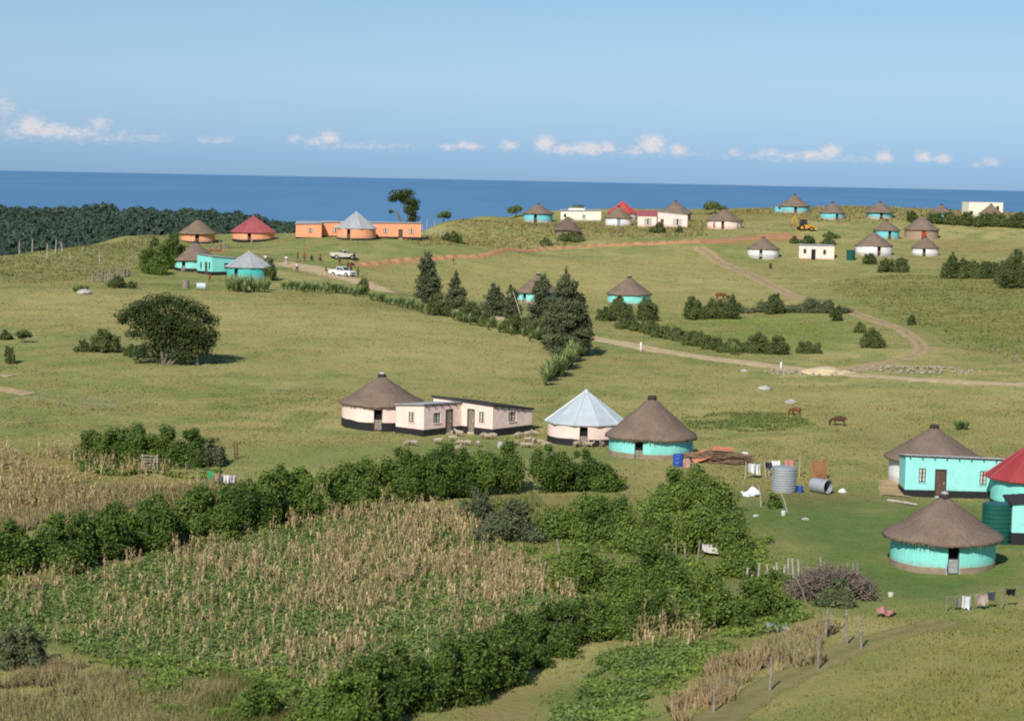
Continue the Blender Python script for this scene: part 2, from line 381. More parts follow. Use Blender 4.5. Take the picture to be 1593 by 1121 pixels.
# ------------------------------------------------------------------ leaves
def rand_unit(n):
    v = RNG.normal(size=(n, 3)); return v / np.linalg.norm(v, axis=1, keepdims=True)
def leaf_quads(C, Nrm, size, aspect=.62):
    n = len(C); t = rand_unit(n)
    u = np.cross(Nrm, t); u /= np.maximum(np.linalg.norm(u, axis=1, keepdims=True), 1e-6)
    w = np.cross(Nrm, u)
    s = size[:, None]
    V = np.stack([C - u * s, C - w * s * aspect, C + u * s, C + w * s * aspect], 1).reshape(-1, 3)
    Q = np.arange(4 * n).reshape(n, 4)
    return V, Q
ICO = {}
def ico(sub):
    if sub not in ICO:
        bm = bmesh.new(); bmesh.ops.create_icosphere(bm, subdivisions=sub, radius=1)
        ICO[sub] = (np.array([v.co[:] for v in bm.verts]), np.array([[v.index for v in f.verts] for f in bm.faces])); bm.free()
    return ICO[sub]
def crown(blobs, dens, lsize, zmin=0.02, core=.62, up=.25, shell=.5, cs=2):
    """leaf-sized faces spread through lumpy ellipsoids, with a solid core tinted dark as painted inner shade"""
    Cs = []; Ns = []; Ts = []
    for (cx, cy, cz, rx, ry, rz) in blobs:
        area = 4 * PI * ((rx * ry) ** 1.6 / 3 + (rx * rz) ** 1.6 / 3 + (ry * rz) ** 1.6 / 3) ** (1 / 1.6)
        m = max(12, int(area * dens))
        d = rand_unit(m); r = 1 - shell * RNG.random(m) ** 1.7
        bump_ = 1 + .28 * (vnoise(d[:, 0] * 2.6 + cx * 3 + 50, d[:, 1] * 2.6 + d[:, 2] * 3.3 + cz * 3 + 50, 5) - .5) * 2
        r = r * bump_
        C = np.c_[cx + d[:, 0] * rx * r, cy + d[:, 1] * ry * r, cz + d[:, 2] * rz * r]
        N = d * .75 + rand_unit(m) * .75; N[:, 2] += up
        N /= np.linalg.norm(N, axis=1, keepdims=True)
        base = RNG.random() * .25
        T = base + .55 * RNG.random(m) + .25 * (vnoise(C[:, 0] * 1.3 + 90, C[:, 1] * 1.3 + C[:, 2] * 1.7 + 90, 8))
        k = C[:, 2] > zmin
        Cs.append(C[k]); Ns.append(N[k]); Ts.append(T[k])
    C = np.concatenate(Cs); N = np.concatenate(Ns); T = np.clip(np.concatenate(Ts), 0, 1)
    sz = lsize * RNG.uniform(.6, 1.4, len(C))
    V, Q = leaf_quads(C, N, sz)
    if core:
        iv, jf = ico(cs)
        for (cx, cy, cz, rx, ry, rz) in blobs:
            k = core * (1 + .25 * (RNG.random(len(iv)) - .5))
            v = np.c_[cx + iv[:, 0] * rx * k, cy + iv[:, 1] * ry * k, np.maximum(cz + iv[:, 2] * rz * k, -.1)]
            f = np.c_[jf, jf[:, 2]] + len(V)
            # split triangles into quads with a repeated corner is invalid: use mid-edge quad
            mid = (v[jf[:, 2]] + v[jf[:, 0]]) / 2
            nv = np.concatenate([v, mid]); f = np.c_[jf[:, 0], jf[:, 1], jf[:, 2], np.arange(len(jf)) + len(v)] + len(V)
            V = np.concatenate([V, nv]); Q = np.concatenate([Q, f]); T = np.concatenate([T, RNG.random(len(f)) * .15])  # low tint paints the shade inside the crown
    return V, Q, T
def blobs_bush(w, d, h, n=11, lo=.66, hi=1.12):
    out = []
    for i in range(n):
        a = RNG.random() * 2 * PI; r = math.sqrt(RNG.random()) * .78
        x = math.cos(a) * r * w / 2; y = math.sin(a) * r * d / 2
        k = .24 + .26 * RNG.random()
        top = h * (1.08 - .45 * r * r) * RNG.uniform(lo, hi)
        rz = min(top * .5, max(h * .22, w * k * .5))
        out.append((x, y, top - rz, w / 2 * k, d / 2 * k * 1.1, rz))
        if RNG.random() < .6: out.append((x * 1.1, y * 1.1, max(top - rz * 2.2, h * .18), w / 2 * k * 1.1, d / 2 * k * 1.1, max(h * .18, rz)))
    for i in range(5):      # shoots standing out of the outline
        a = RNG.random() * 2 * PI; r = RNG.random() * .7; q = RNG.uniform(.06, .13) * max(w, h)
        out.append((math.cos(a) * r * w / 2, math.sin(a) * r * d / 2, h * (1.05 - .4 * r * r) * RNG.uniform(.85, 1.1), q, q, q * 1.2))
    out.append((0, 0, h * .40, w * .36, d * .36, h * .44))
    return out
PROTO = {}
def bush_mesh(kind, var, w, d, h, lsize, dens):
    key = (kind, var, round(w, 1), round(h, 1), round(lsize, 2))
    if key not in PROTO:
        PROTO[key] = crown(blobs_bush(w, d, h), dens, lsize)
    return PROTO[key]
def stems(parent, w, h, n=6, r=.035, name='stem', mat='bark'):
    b = B()
    for i in range(n):
        a = random.random() * 6.28; q = random.uniform(.1, .32) * w
        b.path([(math.cos(a) * .12, math.sin(a) * .12, -.15), (math.cos(a) * q * .5, math.sin(a) * q * .5, h * .35), (math.cos(a) * q, math.sin(a) * q, h * .7)], [r, r * .7, r * .3], 5)
    for i in range(n):      # bare twigs standing clear of the leaves
        a = random.random() * 6.28; q = random.uniform(.15, .48) * w; z = h * random.uniform(.75, 1.12); e = Vector((math.cos(a) * q, math.sin(a) * q, z))
        b.path([e * .45, e * .8 + Vector((random.uniform(-.1, .1), 0, .05)), e, e + Vector((random.uniform(-.2, .2), random.uniform(-.2, .2), .15))], [r * .5, r * .45, r * .35, r * .15], 4)
    return b.build(name, MT[mat], parent)
def bush(px, base, w, h, label, kind='bush', cat='bush', name='bush', depth=.8, dens_k=1., group=None, lk=1.):
    """w,h in photo pixels; base = pixel row where its front meets the ground"""
    g = P(px, base); s = scale_at(g)
    W_ = w * s; H_ = h * s * 1.0; D_ = W_ * depth
    y = g.y + D_ * .35; x = g.x * y / g.y
    z = gnd(x, y); s = scale_at((x, y, z))
    H_ = (at(px, base - h, y).z - z)
    H_ = max(H_, .35)
    ls = max(.085, 1.08 * s) * lk
    dens = min(85, .62 / (ls * ls * .62 * 2)) * dens_k
    t = thing(name, label, cat, (x, y, z - .05), 0, group)
    V, Q, T = crown(blobs_bush(W_, D_, H_), dens, ls)
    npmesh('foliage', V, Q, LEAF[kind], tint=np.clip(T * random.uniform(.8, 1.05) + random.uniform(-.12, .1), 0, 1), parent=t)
    stems(t, W_, H_)
    return t
# ------------------------------------------------------------------ bodies grown over a skeleton (made first: each needs one evaluation)
def skin_mesh(name, V, E, R, mats, matfn=None, sub=1):
    me = bpy.data.meshes.new(name); me.from_pydata([tuple(v) for v in V], E, []); o = bpy.data.objects.new(name, me); COL.objects.link(o)
    bm = bmesh.new(); bm.from_mesh(me); ly = bm.verts.layers.skin.verify(); bm.verts.ensure_lookup_table()
    for v, r in zip(bm.verts, R):
        r = r if isinstance(r, tuple) else (r, r); v[ly].radius = r; v[ly].use_root = v.index == 0
    bm.to_mesh(me); bm.free()
    o.modifiers.new('skin', 'SKIN').use_smooth_shade = True
    s_ = o.modifiers.new('sub', 'SUBSURF'); s_.levels = sub; s_.render_levels = sub
    dg = bpy.context.evaluated_depsgraph_get(); m2 = bpy.data.meshes.new_from_object(o.evaluated_get(dg)); m2.name = name
    bpy.data.objects.remove(o); m2.materials.clear()
    for m in mats: m2.materials.append(MT[m])
    if matfn:
        for p in m2.polygons: p.material_index = matfn(p.center)
    m2.shade_smooth(); return m2
def person_meshes(pose):
    """1.7 m figure facing -y; returns body, shirt, trousers, hair meshes"""
    if pose == 'stand': hip = .86; kL = (.10, -.02, .46); kR = (-.10, .0, .46); fL = (.11, .02, .06); fR = (-.11, .03, .06); hL = (.27, -.10, .82); hR = (-.27, -.06, .80); eL = (.26, .05, 1.08); eR = (-.26, .05, 1.08)
    elif pose == 'walk': hip = .85; kL = (.10, -.20, .47); kR = (-.10, .08, .45); fL = (.10, -.28, .06); fR = (-.10, .36, .10); hL = (.25, .22, .88); hR = (-.25, -.25, .90); eL = (.25, .14, 1.10); eR = (-.25, -.03, 1.08)
    elif pose == 'reach': hip = .86; kL = (.11, -.04, .46); kR = (-.11, .02, .46); fL = (.12, .0, .06); fR = (-.12, .05, .06); hL = (.20, -.45, 1.22); hR = (-.26, -.30, 1.02); eL = (.27, -.18, 1.12); eR = (-.27, -.05, 1.07)
    else: hip = .30; kL = (.16, -.42, .46); kR = (-.16, -.40, .48); fL = (.15, -.50, .06); fR = (-.15, -.52, .06); hL = (.14, -.42, .52); hR = (-.14, -.44, .54); eL = (.27, -.12, .52); eR = (-.27, -.12, .54)
    d = hip - .86; top = 1.40 + d; ln = -.10 if pose == 'sit' else -.02
    V = [(0, 0, hip), (0, ln * .3, hip + .22), (0, ln * .7, hip + .42), (0, ln, top), (0, ln - .01, top + .10), (0, ln - .03, top + .21), (0, ln - .01, top + .31),
         (.19, ln, top - .03), eL, hL, (-.19, ln, top - .03), eR, hR, (.09, 0, hip - .06), kL, fL, (fL[0], fL[1] - .15, .04), (-.09, 0, hip - .06), kR, fR, (fR[0], fR[1] - .15, .04), (0, ln - .125, top + .19)]
    for (h, e, sgn) in ((hL, eL, 1), (hR, eR, -1)):
        hv = Vector(h); dv = (hv - Vector(e)).normalized(); V.append(tuple(hv + dv * .09))
    E = [(0, 1), (1, 2), (2, 3), (3, 4), (4, 5), (5, 6), (3, 7), (7, 8), (8, 9), (3, 10), (10, 11), (11, 12), (0, 13), (13, 14), (14, 15), (15, 16), (0, 17), (17, 18), (18, 19), (19, 20), (5, 21), (9, 22), (12, 23)]
    R = [(.14, .10), (.13, .095), (.16, .105), (.10, .08), .05, (.078, .095), .06, .06, .043, .03, .06, .043, .03, .085, .058, .04, .035, .085, .058, .04, .035, .018, (.018, .03), (.018, .03)]
    body = skin_mesh('person', V, E, R, ['skin'])
    g_ = 1.22
    sh = skin_mesh('shirt', [V[0], V[1], V[2], V[3], V[7], V[8], V[10], V[11]], [(0, 1), (1, 2), (2, 3), (3, 4), (4, 5), (3, 6), (6, 7)], [(.165, .125), (.16, .12), (.185, .13), (.115, .095), .08, .062, .08, .062], ['white'])
    aL = tuple(Vector(kL).lerp(Vector(fL), .85)); aR = tuple(Vector(kR).lerp(Vector(fR), .85))
    tr = skin_mesh('trousers', [(0, 0, hip + .05), V[13], kL, aL, V[17], kR, aR], [(0, 1), (1, 2), (2, 3), (0, 4), (4, 5), (5, 6)], [(.17, .13), .11, .082, .068, .11, .082, .068], ['white'])
    b = B(); c = (0, ln + .012, top + .265); b.ball(c, .098, 2, (1, 1.08, .9), .05)
    hr = bpy.data.meshes.new('hair'); hr.from_pydata(b.v, [], b.f); hr.shade_smooth(); hr.materials.append(MT['hair'])
    return body, sh, tr, hr
PERSON = {p: person_meshes(p) for p in ('stand', 'walk', 'reach', 'sit')}
def beast(name, L, H, body_r, head, graze, mats, leg_r, wool=0.):
    """four legged animal facing +x, standing, head down when grazing"""
    bz = H - body_r * .95; hx = L / 2
    V = [(-hx * .75, 0, bz), (-hx * .25, 0, bz - .02 * H), (hx * .3, 0, bz - .02 * H), (hx * .75, 0, bz + .03 * H)]
    if graze: V += [(hx * 1.12, 0, bz - .12 * H), (hx * 1.32, 0, H * .30), (hx * 1.45, 0, H * .10)]
    else: V += [(hx * 1.05, 0, bz + .22 * H), (hx * 1.22, 0, H * 1.12), (hx * 1.55, 0, H * 1.02)]
    R = [body_r * .92, (body_r, body_r * 1.02), body_r * 1.02, body_r * .85, body_r * .5, head, head * .62]
    E = [(0, 1), (1, 2), (2, 3), (3, 4), (4, 5), (5, 6)]
    for sy in (-1, 1):
        y = sy * body_r * .55; k = len(V)
        V += [(hx * .62, y, bz - body_r * .55), (hx * .60, y, H * .28), (hx * .63, y, .03)]; E += [(3, k), (k, k + 1), (k + 1, k + 2)]; R += [leg_r * 1.7, leg_r, leg_r * .9]
        k = len(V)
        V += [(-hx * .70, y, bz - body_r * .45), (-hx * .58, y, H * .42), (-hx * .86, y, H * .27), (-hx * .78, y, .03)]; E += [(0, k), (k, k + 1), (k + 1, k + 2), (k + 2, k + 3)]; R += [leg_r * 2.1, leg_r * 1.4, leg_r, leg_r * .9]
        k = len(V); hd = V[5]; V += [(hd[0] - .02 * L, sy * head * 1.9, hd[2] + head * .55)]; E += [(5, k)]; R += [(head * .22, head * .45)]
    k = len(V); V += [(-hx * 1.0, 0, bz + body_r * .3), (-hx * 1.08, 0, bz - body_r * .9)]; E += [(0, k), (k, k + 1)]; R += [leg_r * .7, leg_r * .5]
    hdx = V[4][0]
    fn = (lambda c: 1 if (c.z < H * .34 or c.x > hdx + .04) else 0) if len(mats) > 1 else None
    return skin_mesh(name, V, E, R, mats, fn, 2)
SHEEP = [beast('sheep', 1.0, .72, .235, .085, g, ['wool', 'sheepface'], .04) for g in (True, False)]
COW = [beast('cow', 1.75, 1.3, .36, .14, True, [m], .075) for m in ('cow', 'cowdark')]
# ------------------------------------------------------------------ ground colour zones
def inpoly(X, Y, poly):
    x = X.ravel(); y = Y.ravel(); c = np.zeros(len(x), bool); n = len(poly)
    for i in range(n):
        x0, y0 = poly[i]; x1, y1 = poly[(i + 1) % n]
        if y0 == y1: continue
        k = ((y0 > y) != (y1 > y)) & (x < (x1 - x0) * (y - y0) / (y1 - y0) + x0)
        c ^= k
    return c.reshape(X.shape)
def blur(a, k):
    for ax in (0, 1):
        for _ in range(2):
            c = np.cumsum(np.concatenate([np.repeat(np.take(a, [0], ax), k + 1, ax), a, np.repeat(np.take(a, [-1], ax), k, ax)], ax), ax)
            n = a.shape[ax]
            a = (np.take(c, range(2 * k + 1, 2 * k + 1 + n), ax) - np.take(c, range(0, n), ax)) / (2 * k + 1)
    return a
def wpoly(px): return [tuple(P(a, b)[:2]) for a, b in px]
WARPX = GX + (fbm(GX / 9, GY / 9, 21) - .5) * 9; WARPY = GY + (fbm(GX / 9, GY / 9, 31) - .5) * 9
def zone(px, soft=2): return blur(inpoly(WARPX, WARPY, wpoly(px)).astype(float), soft)
C_ = np.zeros(GX.shape + (3,))
n1 = fbm(GX / 26, GY / 26, 11, 4); n2 = fbm(GX / 7, GY / 7, 12, 4); n3 = fbm(GX / 60, GY / 60, 13, 3); n4 = fbm(GX / 2.2, GY / 2.2, 14, 3)
def sm(x, a, b):
    t = np.clip((x - a) / (b - a), 0, 1); return t * t * (3 - 2 * t)
YEL = np.array(lin(164, 155, 108)); GRN = np.array(lin(112, 124, 74)); OLV = np.array(lin(145, 141, 95)); BRN = np.array(lin(146, 128, 92))
def ov(w, c): 
    global C_
    C_ = C_ * (1 - w[..., None]) + np.array(c) * w[..., None]
C_[:] = OLV
ov(sm(n1 * .6 + n2 * .4, .42, .62), YEL); ov(sm(n2 * .5 + n3 * .5, .50, .66) * .75, GRN); ov(sm(n4 * .6 + n2 * .4, .53, .66) * .5, BRN)
n5 = fbm(GX / 3.4, GY / 3.4, 15, 3); ov(sm(n5 * .7 + n1 * .3, .50, .64) * .55, np.array(lin(104, 122, 70)))
LAWN = lin(86, 110, 60)
CORN_PX = [(0,908),(130,892),(250,866),(330,846),(480,812),(560,797),(650,790),(715,805),(770,845),(840,895),(905,935),(880,962),(800,1000),(700,1035),(600,1072),(480,1098),(330,1066),(200,1040),(90,1005),(-20,985),(-50,930)]
CORN2_PX = [(-60,700),(110,705),(180,728),(320,745),(335,765),(250,775),(120,795),(0,815),(-60,815)]
CORN3_PX = [(985,1015),(1000,960),(1060,955),(1100,990),(1080,1010)]
Z = {}
for nm, px, soft, col, k in [
 ('lawn', [(1150,770),(1300,775),(1400,765),(1600,790),(1700,900),(1593,940),(1400,955),(1340,920),(1250,890),(1230,830),(1160,820)], 3, LAWN, 1.0),
 ('worn', [(1290,672),(1340,660),(1400,655),(1420,670),(1350,690),(1290,690)], 2, lin(128, 112, 84), .7), ('worn2', [(1130,700),(1190,705),(1180,725),(1120,728)], 2, lin(130, 118, 84), .5), ('worn3', [(895,560),(925,560),(905,640),(860,690),(840,690),(880,630)], 2, lin(124, 118, 80), .45),
 ('yard', [(520,690),(700,680),(950,700),(940,725),(800,712),(620,722),(440,740),(380,735),(360,700)], 3, lin(98, 116, 66), .85),
 ('lawn2', [(200,430),(300,425),(420,440),(430,452),(300,452),(200,448)], 3, GRN, .6),
 ('marsh', [(1060,648),(1150,640),(1250,645),(1285,660),(1180,672),(1080,668)], 3, lin(104, 122, 66), .5),
 ('rightfield', [(1290,440),(1400,425),(1593,440),(1700,480),(1700,560),(1593,565),(1490,540),(1420,500),(1330,470)], 5, lin(126, 124, 78), .6),
 ('rightgreen', [(1300,480),(1440,500),(1593,530),(1593,560),(1480,530),(1380,500)], 4, lin(104, 122, 62), .6),
 ('garden', [(1000,505),(1090,495),(1300,488),(1345,520),(1330,545),(1200,548),(1080,530)], 3, lin(120, 132, 70), .85),
 ('ridgegrass', [(420,352),(800,350),(1100,352),(1300,335),(1593,345),(1593,330),(1200,318),(900,338)], 4, lin(132, 122, 78), .6),
 ('leftrough', [(0,400),(120,380),(260,366),(270,400),(180,430),(60,440),(0,440)], 4, lin(132, 128, 84), .6),
 ('cornfloor', CORN_PX, 2, lin(78, 96, 48), .9), ('corn2floor', CORN2_PX, 3, lin(128, 110, 72), .85),
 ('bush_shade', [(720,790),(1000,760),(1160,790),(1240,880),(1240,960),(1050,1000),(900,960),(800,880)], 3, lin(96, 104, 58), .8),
 ('bare1', [(815,775),(880,775),(880,800),(820,805)], 2, lin(132, 112, 84), .8),
 ('bare2', [(780,1080),(860,1040),(915,1050),(900,1080),(830,1105),(760,1121)], 1, lin(138, 114, 86), 1.),
 ('bare3', [(1025,1040),(1060,1035),(1105,1058),(1090,1066),(1040,1056)], 1, lin(126, 104, 80), .85),
 ('beanright', [(930,1020),(1020,1000),(1090,1010),(1010,1080),(900,1121),(850,1121),(920,1060)], 2, lin(70, 104, 52), .8),
 ('tallstrip', [(1040,1100),(1110,1060),(1190,1010),(1260,975),(1320,985),(1290,1015),(1200,1060),(1110,1105),(1060,1130)], 2, lin(158, 138, 92), .8),
 ('strip2', [(-60,770),(0,778),(120,760),(330,755),(320,775),(180,800),(0,832),(-60,840)], 2, lin(148, 130, 86), .7),
 ('bottomleft', [(-60,1040),(90,1030),(200,1060),(330,1080),(330,1140),(-60,1140)], 3, lin(146, 134, 90), .85),
 ('slope', [(1150,1121),(1260,1060),(1400,1005),(1593,965),(1750,960),(1750,1160),(1100,1160)], 3, lin(132, 128, 70), .55),
 ('dirtyard', [(1150,745),(1215,765),(1300,770),(1400,745),(1405,775),(1290,785),(1180,775)], 2, lin(118, 104, 74), .55),
 ('redflat', [(1085,372),(1160,368),(1240,362),(1240,373),(1160,378),(1085,382)], 1, lin(160, 118, 82), .8),
 ('redpark', [(545,408),(640,402),(660,408),(600,420),(560,418)], 1, lin(158, 118, 80), .7),
 ('rightrough', [(1440,375),(1593,372),(1593,392),(1440,392)], 2, lin(126, 106, 76), .5),
]:
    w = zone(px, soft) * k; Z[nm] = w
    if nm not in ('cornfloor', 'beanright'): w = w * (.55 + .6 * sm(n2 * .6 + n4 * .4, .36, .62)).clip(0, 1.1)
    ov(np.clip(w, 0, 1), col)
for px, soft, col, k in [([(560,420),(760,400),(1080,386),(1200,440),(1300,470),(1000,488),(860,470),(720,470)], 5, lin(164, 152, 102), .6), ([(-40,458),(440,456),(640,492),(850,548),(840,600),(600,560),(380,520),(-40,505)], 5, lin(160, 150, 102), .55), ([(960,600),(1300,600),(1640,606),(1640,690),(1420,690),(1100,640)], 5, lin(158, 148, 100), .5), ([(1180,1121),(1400,1010),(1700,960),(1700,1150)], 5, lin(136, 136, 80), .5)]:
    ov(np.clip(zone(px, soft) * k * (.5 + .8 * sm(n2 * .5 + n1 * .5, .36, .62)), 0, 1), col)
C_ *= (0.86 + .28 * n4)[..., None]
C_ *= np.array([1.03, 1.03, .90])
def gcol(x, y):
    u = np.clip((x - gx[0]) / DX, 0, len(gx) - 1.001).astype(int); v = np.clip((y - gy[0]) / DX, 0, len(gy) - 1.001).astype(int)
    return C_[v, u]
def zval(nm, x, y):
    u = np.clip((x - gx[0]) / DX, 0, len(gx) - 1.001).astype(int); v = np.clip((y - gy[0]) / DX, 0, len(gy) - 1.001).astype(int)
    return Z[nm][v, u]

# ------------------------------------------------------------------ ground sheet (dense core + coarse skirt reaching the sea)
def gridfaces(nx, ny):
    i = np.arange(ny - 1)[:, None] * nx + np.arange(nx - 1)[None]
    return np.stack([i, i + 1, i + nx + 1, i + nx], -1).reshape(-1, 4)
ax = np.concatenate([[-4000, -2500, -1500, -900, -500, -320, -240, -200], gx, [200, 240, 320, 500, 900, 1500, 2500, 4000]])
ay = np.concatenate([[-600, -300, -120, -60, -30, -10, 10, 25, 40], gy, [670, 685, 700, 720, 745, 775, 820, 880, 960, 1200, 1700]])
AX, AY = np.meshgrid(ax, ay)
AZ = hraw(AX, AY); jx = 8; jy = 9
AZ[jy:jy+len(gy), jx:jx+len(gx)] = GZ
AC = np.zeros(AX.shape + (3,)); AC[:] = OLV * .93
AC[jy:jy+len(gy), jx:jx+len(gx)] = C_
def groundmat():
    m, nt, b, o = newmat('pasture_ground')
    a = nd(nt, 'ShaderNodeAttribute', attribute_name='col')
    g = nd(nt, 'ShaderNodeNewGeometry')
    f1 = ramp(nt, ntex(nt, .55, 6, .7, vec=g.outputs['Position']), .3, .7)
    f2 = ramp(nt, ntex(nt, 2.6, 5, .7, vec=g.outputs['Position']), .25, .75)
    c = mixc(nt, math_(nt, 'MULTIPLY', f1, .35), a.outputs['Color'], (.24, .24, .085))
    hs = nd(nt, 'ShaderNodeHueSaturation'); nt.links.new(c, hs.inputs['Color'])
    nt.links.new(math_(nt, 'ADD', math_(nt, 'MULTIPLY', f2, .30), .84), hs.inputs['Value'])
    nt.links.new(hs.outputs[0], b.inputs['Base Color']); b.inputs['Roughness'].default_value = 1; b.inputs['Specular IOR Level'].default_value = .05
    bump(nt, b, f2, .7, .08)
    return m
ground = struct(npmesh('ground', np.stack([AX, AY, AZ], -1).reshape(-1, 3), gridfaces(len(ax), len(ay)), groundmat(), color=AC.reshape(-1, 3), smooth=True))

# ------------------------------------------------------------------ dirt roads
def roadmat(name, c, c2, ruts=True):
    m, nt, b, o = newmat(name)
    g = nd(nt, 'ShaderNodeNewGeometry'); at_ = nd(nt, 'ShaderNodeAttribute', attribute_name='tint')
    f = ramp(nt, ntex(nt, .9, 6, .7, vec=g.outputs['Position']), .35, .68)
    col = mixc(nt, f, c, c2)
    if ruts: col = mixc(nt, math_(nt, 'MULTIPLY', at_.outputs['Fac'], math_(nt, 'ADD', f, .2), clamp=True), col, (.17, .165, .06))
    nt.links.new(col, b.inputs['Base Color']); b.inputs['Roughness'].default_value = 1; b.inputs['Specular IOR Level'].default_value = .05
    bump(nt, b, ntex(nt, 3, 4, vec=g.outputs['Position']), .6, .08)
    return m
def catmull(ps, step=.8):
    ps = [np.array(p, float) for p in ps]; ps = [2 * ps[0] - ps[1]] + ps + [2 * ps[-1] - ps[-2]]; out = []
    for i in range(1, len(ps) - 2):
        L = np.linalg.norm(ps[i+1] - ps[i]); k = max(2, int(L / step))
        for t in np.arange(k) / k:
            a, b_, c, d = ps[i-1:i+3]
            out.append(.5 * ((2*b_) + (-a + c)*t + (2*a - 5*b_ + 4*c - d)*t*t + (-a + 3*b_ - 3*c + d)*t**3))
    out.append(ps[-2]); return np.array(out)
def ribbon(name, px, width, mat, off=.07, wob=.35, nseg=9, mid=0., edge=0.):
    c = catmull([tuple(P(a, b)[:2]) for a, b in px])
    t = np.gradient(c, axis=0); t /= np.linalg.norm(t, axis=1, keepdims=True); nrm = np.c_[-t[:, 1], t[:, 0]]
    wv = width if np.ndim(width) == 0 else np.interp(np.linspace(0, 1, len(c)), np.linspace(0, 1, len(width)), width)
    wl = wv / 2 * (1 + wob * (fbm(c[:, 0] / 2.5, c[:, 1] / 2.5, 41) - .5) * 2); wr = wv / 2 * (1 + wob * (fbm(c[:, 0] / 2.5, c[:, 1] / 2.5, 47) - .5) * 2)
    u = np.linspace(-1, 1, nseg)
    off_ = np.where(u[None] < 0, u[None] * wr[:, None], u[None] * wl[:, None])
    X = c[:, None, 0] + nrm[:, None, 0] * off_; Y = c[:, None, 1] + nrm[:, None, 1] * off_
    Zz = hz(X, Y) + off * (1 - .9 * np.abs(u[None]) ** 6)
    um = (u[:-1] + u[1:]) / 2
    prof = mid * np.exp(-(um / .28) ** 2) + edge * np.clip(np.abs(um) - .6, 0, 1) / .4
    tint = np.tile(prof, len(c) - 1)
    return struct(npmesh(name, np.stack([X, Y, Zz], -1).reshape(-1, 3), gridfaces(nseg, len(c)), mat, tint=tint, smooth=True))
RD = roadmat('gravel_road', lin(196, 176, 138), lin(170, 148, 112)); TR = roadmat('track_soil', lin(178, 156, 118), lin(150, 130, 96))
ribbon('gravel_road', [(860,511),(920,526),(960,533),(1010,543),(1100,557),(1180,567),(1250,575),(1330,583),(1420,590),(1500,594),(1600,598),(1700,603)], 4.2, RD, mid=.25, edge=.7)
ribbon('gravel_road', [(436,409),(470,415),(510,425),(545,434),(580,446),(610,456)], [9, 13, 9, 6, 5, 4.5], RD, wob=.5, edge=.8)
ribbon('gravel_road', [(700,478),(735,485),(770,493),(800,499)], 5, RD, wob=.4, edge=.6)
ribbon('vehicle_track', [(1086,384),(1110,402),(1150,421),(1200,445),(1250,465),(1300,480),(1340,491),(1385,506),(1420,525),(1434,540),(1426,551),(1396,560),(1352,568),(1318,577)], [4.2, 4., 3.6, 3.0, 2.6, 2.2, 2.2], TR, mid=.7, edge=.5)
ribbon('vehicle_track', [(1090,1135),(1140,1102),(1200,1066),(1260,1036),(1320,1010),(1390,988),(1470,966)], 2.6, roadmat('worn_grass_track', lin(140, 128, 88), lin(122, 120, 76)), mid=1., edge=1.)
ribbon('footpath', [(-30,602),(0,604),(20,608),(48,614)], 1.8, TR, edge=.5); ribbon('footpath', [(-30,582),(0,583),(20,586)], 1.2, TR, edge=.5)
ribbon('footpath', [(1395,772),(1385,760),(1390,748)], 2.4, TR, wob=.6, edge=.6)
# trench: heaps of red soil thrown up along a ditch
c = catmull([tuple(P(a, b)[:2]) for a, b in [(548,413),(600,408.5),(650,404.5),(700,400.5),(760,396.5),(820,391.5),(900,385),(980,380.5),(1060,377),(1090,375.5)]], .45)
t_ = np.gradient(c, axis=0); t_ /= np.linalg.norm(t_, axis=1, keepdims=True); nr = np.c_[-t_[:, 1], t_[:, 0]]
sl = np.r_[0, np.cumsum(np.linalg.norm(np.diff(c, axis=0), axis=1))]
u = np.linspace(-1, 1, 11)
hp = .28 + .36 * np.abs(np.sin(sl * 1.1 + 1.5 * fbm(sl / 4, sl * 0, 3))) * (.5 + fbm(sl / 2, sl * 0, 9)); wd = .62 + .4 * hp
Xs = c[:, None, 0] + nr[:, None, 0] * u * wd[:, None] * 1.3; Ys = c[:, None, 1] + nr[:, None, 1] * u * wd[:, None] * 1.3
Zs = hz(Xs, Ys) - .03 + hp[:, None] * (1 - np.abs(u[None]) ** 1.5) + .12 * (fbm(Xs * 1.5, Ys * 1.5, 5) - .5)
struct(npmesh('soil_bank', np.stack([Xs, Ys, Zs], -1).reshape(-1, 3), gridfaces(11, len(c)), MT['soil'], smooth=False))
ribbon('soil', [(1088,375),(1130,373),(1180,370),(1235,366)], [4, 5, 5, 7], MT['soil'], off=.12, wob=.9)

# ------------------------------------------------------------------ sea
m, nt, b, o = newmat('sea_water')
g = nd(nt, 'ShaderNodeNewGeometry')
mp = nd(nt, 'ShaderNodeMapping'); mp.inputs['Scale'].default_value = (.0011, .00022, 1); nt.links.new(g.outputs['Position'], mp.inputs[0])
f = ramp(nt, ntex(nt, 1, 6, .6, vec=mp.outputs[0]), .35, .65)
nt.links.new(mixc(nt, f, (.088, .208, .350), (.102, .230, .378)), b.inputs['Base Color'])
df = nd(nt, 'ShaderNodeBsdfDiffuse'); nt.links.new(b.inputs['Base Color'].links[0].from_socket, df.inputs[0]); nt.links.new(df.outputs[0], o.inputs[0])
SEA_Z = CAM.z - 100; RS = 41250
ang = np.linspace(0, 2 * PI, 361)[:-1]; rr = [300, 900, 2500, 7000, 18000, 30000, RS]
V = np.array([(r * math.cos(a), r * math.sin(a), SEA_Z) for r in rr for a in ang]); n = 360
Q = [(k*n+i, k*n+(i+1) % n, (k+1)*n+(i+1) % n, (k+1)*n+i) for k in range(len(rr)-1) for i in range(n)]
struct(npmesh('sea', V, Q, m))

